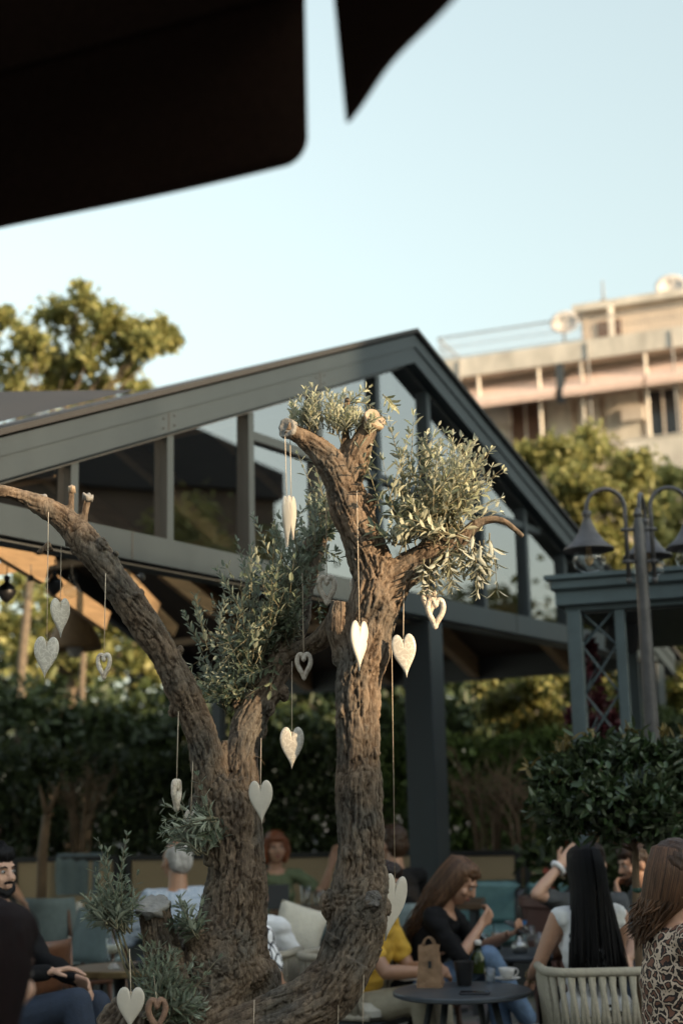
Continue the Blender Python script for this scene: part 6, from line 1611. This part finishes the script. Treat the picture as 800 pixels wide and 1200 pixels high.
# man in checked shirt from behind
x, y, _ = loc(212, 0, 9.1)
person('grey haired man in a pale blue checked shirt seen from behind left of the trunk', (x, y, 0), 112, hz=.52, lean=8, hyaw=18, shirt=M_check, sleeve='rolled', legs=M_jeans_dark, hair=H_grey, style='balding', skin=M_skin_tan, lh=(-.18, .40, .78), rh=(.18, .40, .78), sc=1.03, face=True)
chair('blue', x, y, 112, 'grey blue upholstered chair under the man in the checked shirt')
# person with the leaf-print shirt behind the left trunk
x, y, _ = loc(262, 0, 7.6)
person('person in a white shirt with black leaf print hidden behind the left trunk', (x, y, 0), 60, hz=.46, lean=12, shirt=M_print, sleeve='short', legs=M_jeans, hair=H_dark, style='short', skin=M_skin_tan, lh=(-.16, .40, .60), rh=(.20, .30, .58), sc=1.0)
x, y, _ = loc(262, 0, 7.6); chair('wood', x, y, 60, 'wooden chair under the person in the leaf print shirt')
x, y, _ = loc(288, 0, 8.3)
person('person in a plain white T-shirt partly seen right of the left trunk', (x, y, 0), 76, hz=.46, lean=10, shirt=M_white, sleeve='short', legs=M_check, hair=H_dark, style='short', skin=M_skin_tan, lh=(-.12, .38, .58), rh=(.16, .34, .55), sc=.97, rpole=(.8, -.5, -.5))
rope_chair(*loc(735, 0, 7.02)[:2], 90, RP['label']); RP.location = (P(688, 960, 7.22).x, 7.22, 0)
rope_chair(x, y, 76, 'cream rope armchair under the person in the plain white T-shirt')
# woman in green with raised arm
x, y, _ = loc(322, 0, 11.9)
person('woman with an auburn bob in a sage green top raising one arm behind the table', (x, y, 0), -86, hz=.52, lean=5, hyaw=10, shirt=M_olivetop, sleeve='short', hair=H_auburn, style='bob', female=True, skin=M_skin, lh=(-.44, .10, 1.04, (0, 1, .2)), lpole=(-.3, .1, -1), rh=(.14, .34, .80), lcurl=.2, sc=1.02)
# man with brown hair from behind right of the trunk
x, y, _ = loc(466, 0, 10.1)
person('brown haired man in a black jacket seen from behind right of the straight trunk', (x, y, 0), 118, hz=.56, lean=6, hyaw=12, shirt=M_blackcloth, sleeve='long', hair=H_brown, style='short', skin=M_skin, lh=(-.16, .42, .82), rh=(.16, .42, .82), sc=1.03)
chair('blue', x, y, 118, 'grey blue upholstered chair under the man in the black jacket')
# person in mustard behind the straight trunk
x, y, _ = loc(412, 0, 8.1)
person('person in a mustard top and beige trousers behind the straight trunk', (x, y, 0), -28, hz=.46, lean=16, shirt=M_yellow, sleeve='short', legs=M_beige, hair=H_dark, style='short', skin=M_skin_tan, rh=(.03, .46, .66), lh=(-.02, .46, .68), rpole=(.8, -.3, -.5), rcurl=.9, lcurl=.9, shoes=M_trainer, knees=[(-.13, .44, .52), (.13, .46, .55)], feet=[(-.13, .46, .08), (.15, .50, .08)])
rope_chair(x, y, -28, 'cream rope armchair of the person in the mustard top')
# brunette woman with her hand at her mouth
x, y, _ = loc(478, 0, 8.35)
BW = person('brunette woman in a black top and jeans, hand at mouth, looking at a phone', (x, y, 0), -22, hz=.50, lean=24, hyaw=2, hpitch=24, shirt=M_blackcloth, sleeve='elbow', legs=M_jeans, hair=H_light, style='back', female=True, skin=M_skin, rh=(.03, .42, .87, (-.3, -.9, 0)), rpole=(.6, -.2, -1), lh=(-.12, .52, .80, (.2, -.2, .9)), lpole=(-.6, 0, -1), rcurl=1.1, lcurl=.7,
       knees=[(-.10, .44, .60), (.06, .46, .70)], feet=[(-.10, .50, .08), (-.10, .62, .34)], shoes=M_trainer)
chair('wood', x, y, -22, 'wooden chair under the brunette woman in black')
hp_ = V(BW['_hand'][1]); phone(hp_+V((0, 0, .012)), R(50), 'black phone held by the brunette woman in black', R(25))
# black haired woman in the rope chair
x, y = RP.location.x-.0, RP.location.y+.06
person('woman with long black hair and white top seen from behind in the rope armchair', (x, y, 0), 97, hz=.52, lean=5, hyaw=5, hpitch=6, shirt=M_white, sleeve='none', legs=M_blackcloth, hair=H_black, style='long', female=True, skin=M_skin, lh=(-.24, .30, .66), lpole=(-.5, -.5, -.8), rh=(.15, .40, .68), extras=(('bracelet', 'lbeads', M_brass),), face=True)
# the waving person beyond her
x, y, _ = loc(688, 0, 8.6)
person('person beyond the black haired woman raising one hand with a white scrunchie', (x, y, 0), -92, hz=.50, lean=4, shirt=M_greytop, sleeve='short', legs=M_jeans_dark, hair=H_dark, style='short', female=True, skin=M_skin_pale, rh=(.19, .12, 1.16, (-.2, .9, .1)), rpole=(.5, .1, -1), rcurl=.15, lh=(-.14, .35, .66), extras=(('scrunchie', 'rscrunchie', M_white),))
chair('wood', x, y, -92, 'wooden chair under the person raising a hand')
# bearded man under the bay tree
x, y, _ = loc(772, 0, 9.0)
person('dark haired man in a grey T-shirt, chin on hand, behind the bay stem', (x, y, 0), 190, hz=.50, lean=14, hyaw=6, hpitch=8, shirt=M_greytop, sleeve='short', legs=M_jeans_dark, hair=H_dark, style='short', beard=True, skin=M_skin, lh=(-.03, .30, .95, (0, -.8, .3)), lpole=(-.5, .3, -1), rh=(.14, .38, .70), lcurl=1.0)
chair('blue', x, y, 190, 'grey blue upholstered chair under the man behind the bay stem')
# woman in leopard print, right edge
x, y, _ = loc(768, 0, 5.6)
person('woman with long light brown hair in a leopard print top at the right edge', (x, y, 0), 8, hz=.53, lean=6, hyaw=-12, hpitch=4, shirt=M_leopard, sleeve='short', legs=M_blackcloth, hair=H_brown, style='swept', female=True, skin=M_skin, rh=(.10, .36, .62), rpole=(.5, -.4, -.9), lh=(-.10, .36, .62), extras=(('earring', 'rearring', M_brass), ('bracelet', 'rband', M_brass)), sc=1.04)
stool(x, y, .50, 'low round black stool under the woman in leopard print')
c = P(350, 1090, 8.75); t = thing('cushion', 'large cream scatter cushion leaning on the rope armchair between the trunks', 'cushion', c)
m = MB(); rot = Matrix.Rotation(R(18), 3, 'Y') @ Matrix.Rotation(R(-20), 3, 'X')
def pillow(c, s, th, rot):
    vs = []; fs = []; n = 14
    for side in (-1, 1):
        for j in range(n+1):
            for i in range(n+1):
                u = i/n*2-1; v = j/n*2-1; e = (1-abs(u)**2.6)*(1-abs(v)**2.6); k = 1-.07*(1-abs(u*v))*0+ .05*(abs(u*v)); vs.append(c+rot @ V((u*s*k, side*th*e**.5, v*s*k)))
    N1 = (n+1)**2
    for j in range(n):
        for i in range(n): k = j*(n+1)+i; fs.append((k, k+1, k+n+2, k+n+1)); k += N1; fs.append((k, k+n+1, k+n+2, k+1))
    return vs, fs
m.v, m.f = pillow(c, .14, .065, rot); m.build('cover', M_cushion, t, True)
for o in bpy.data.objects:
    if '_hand' in o: del o['_hand']
    if 'used' in o: del o['used']
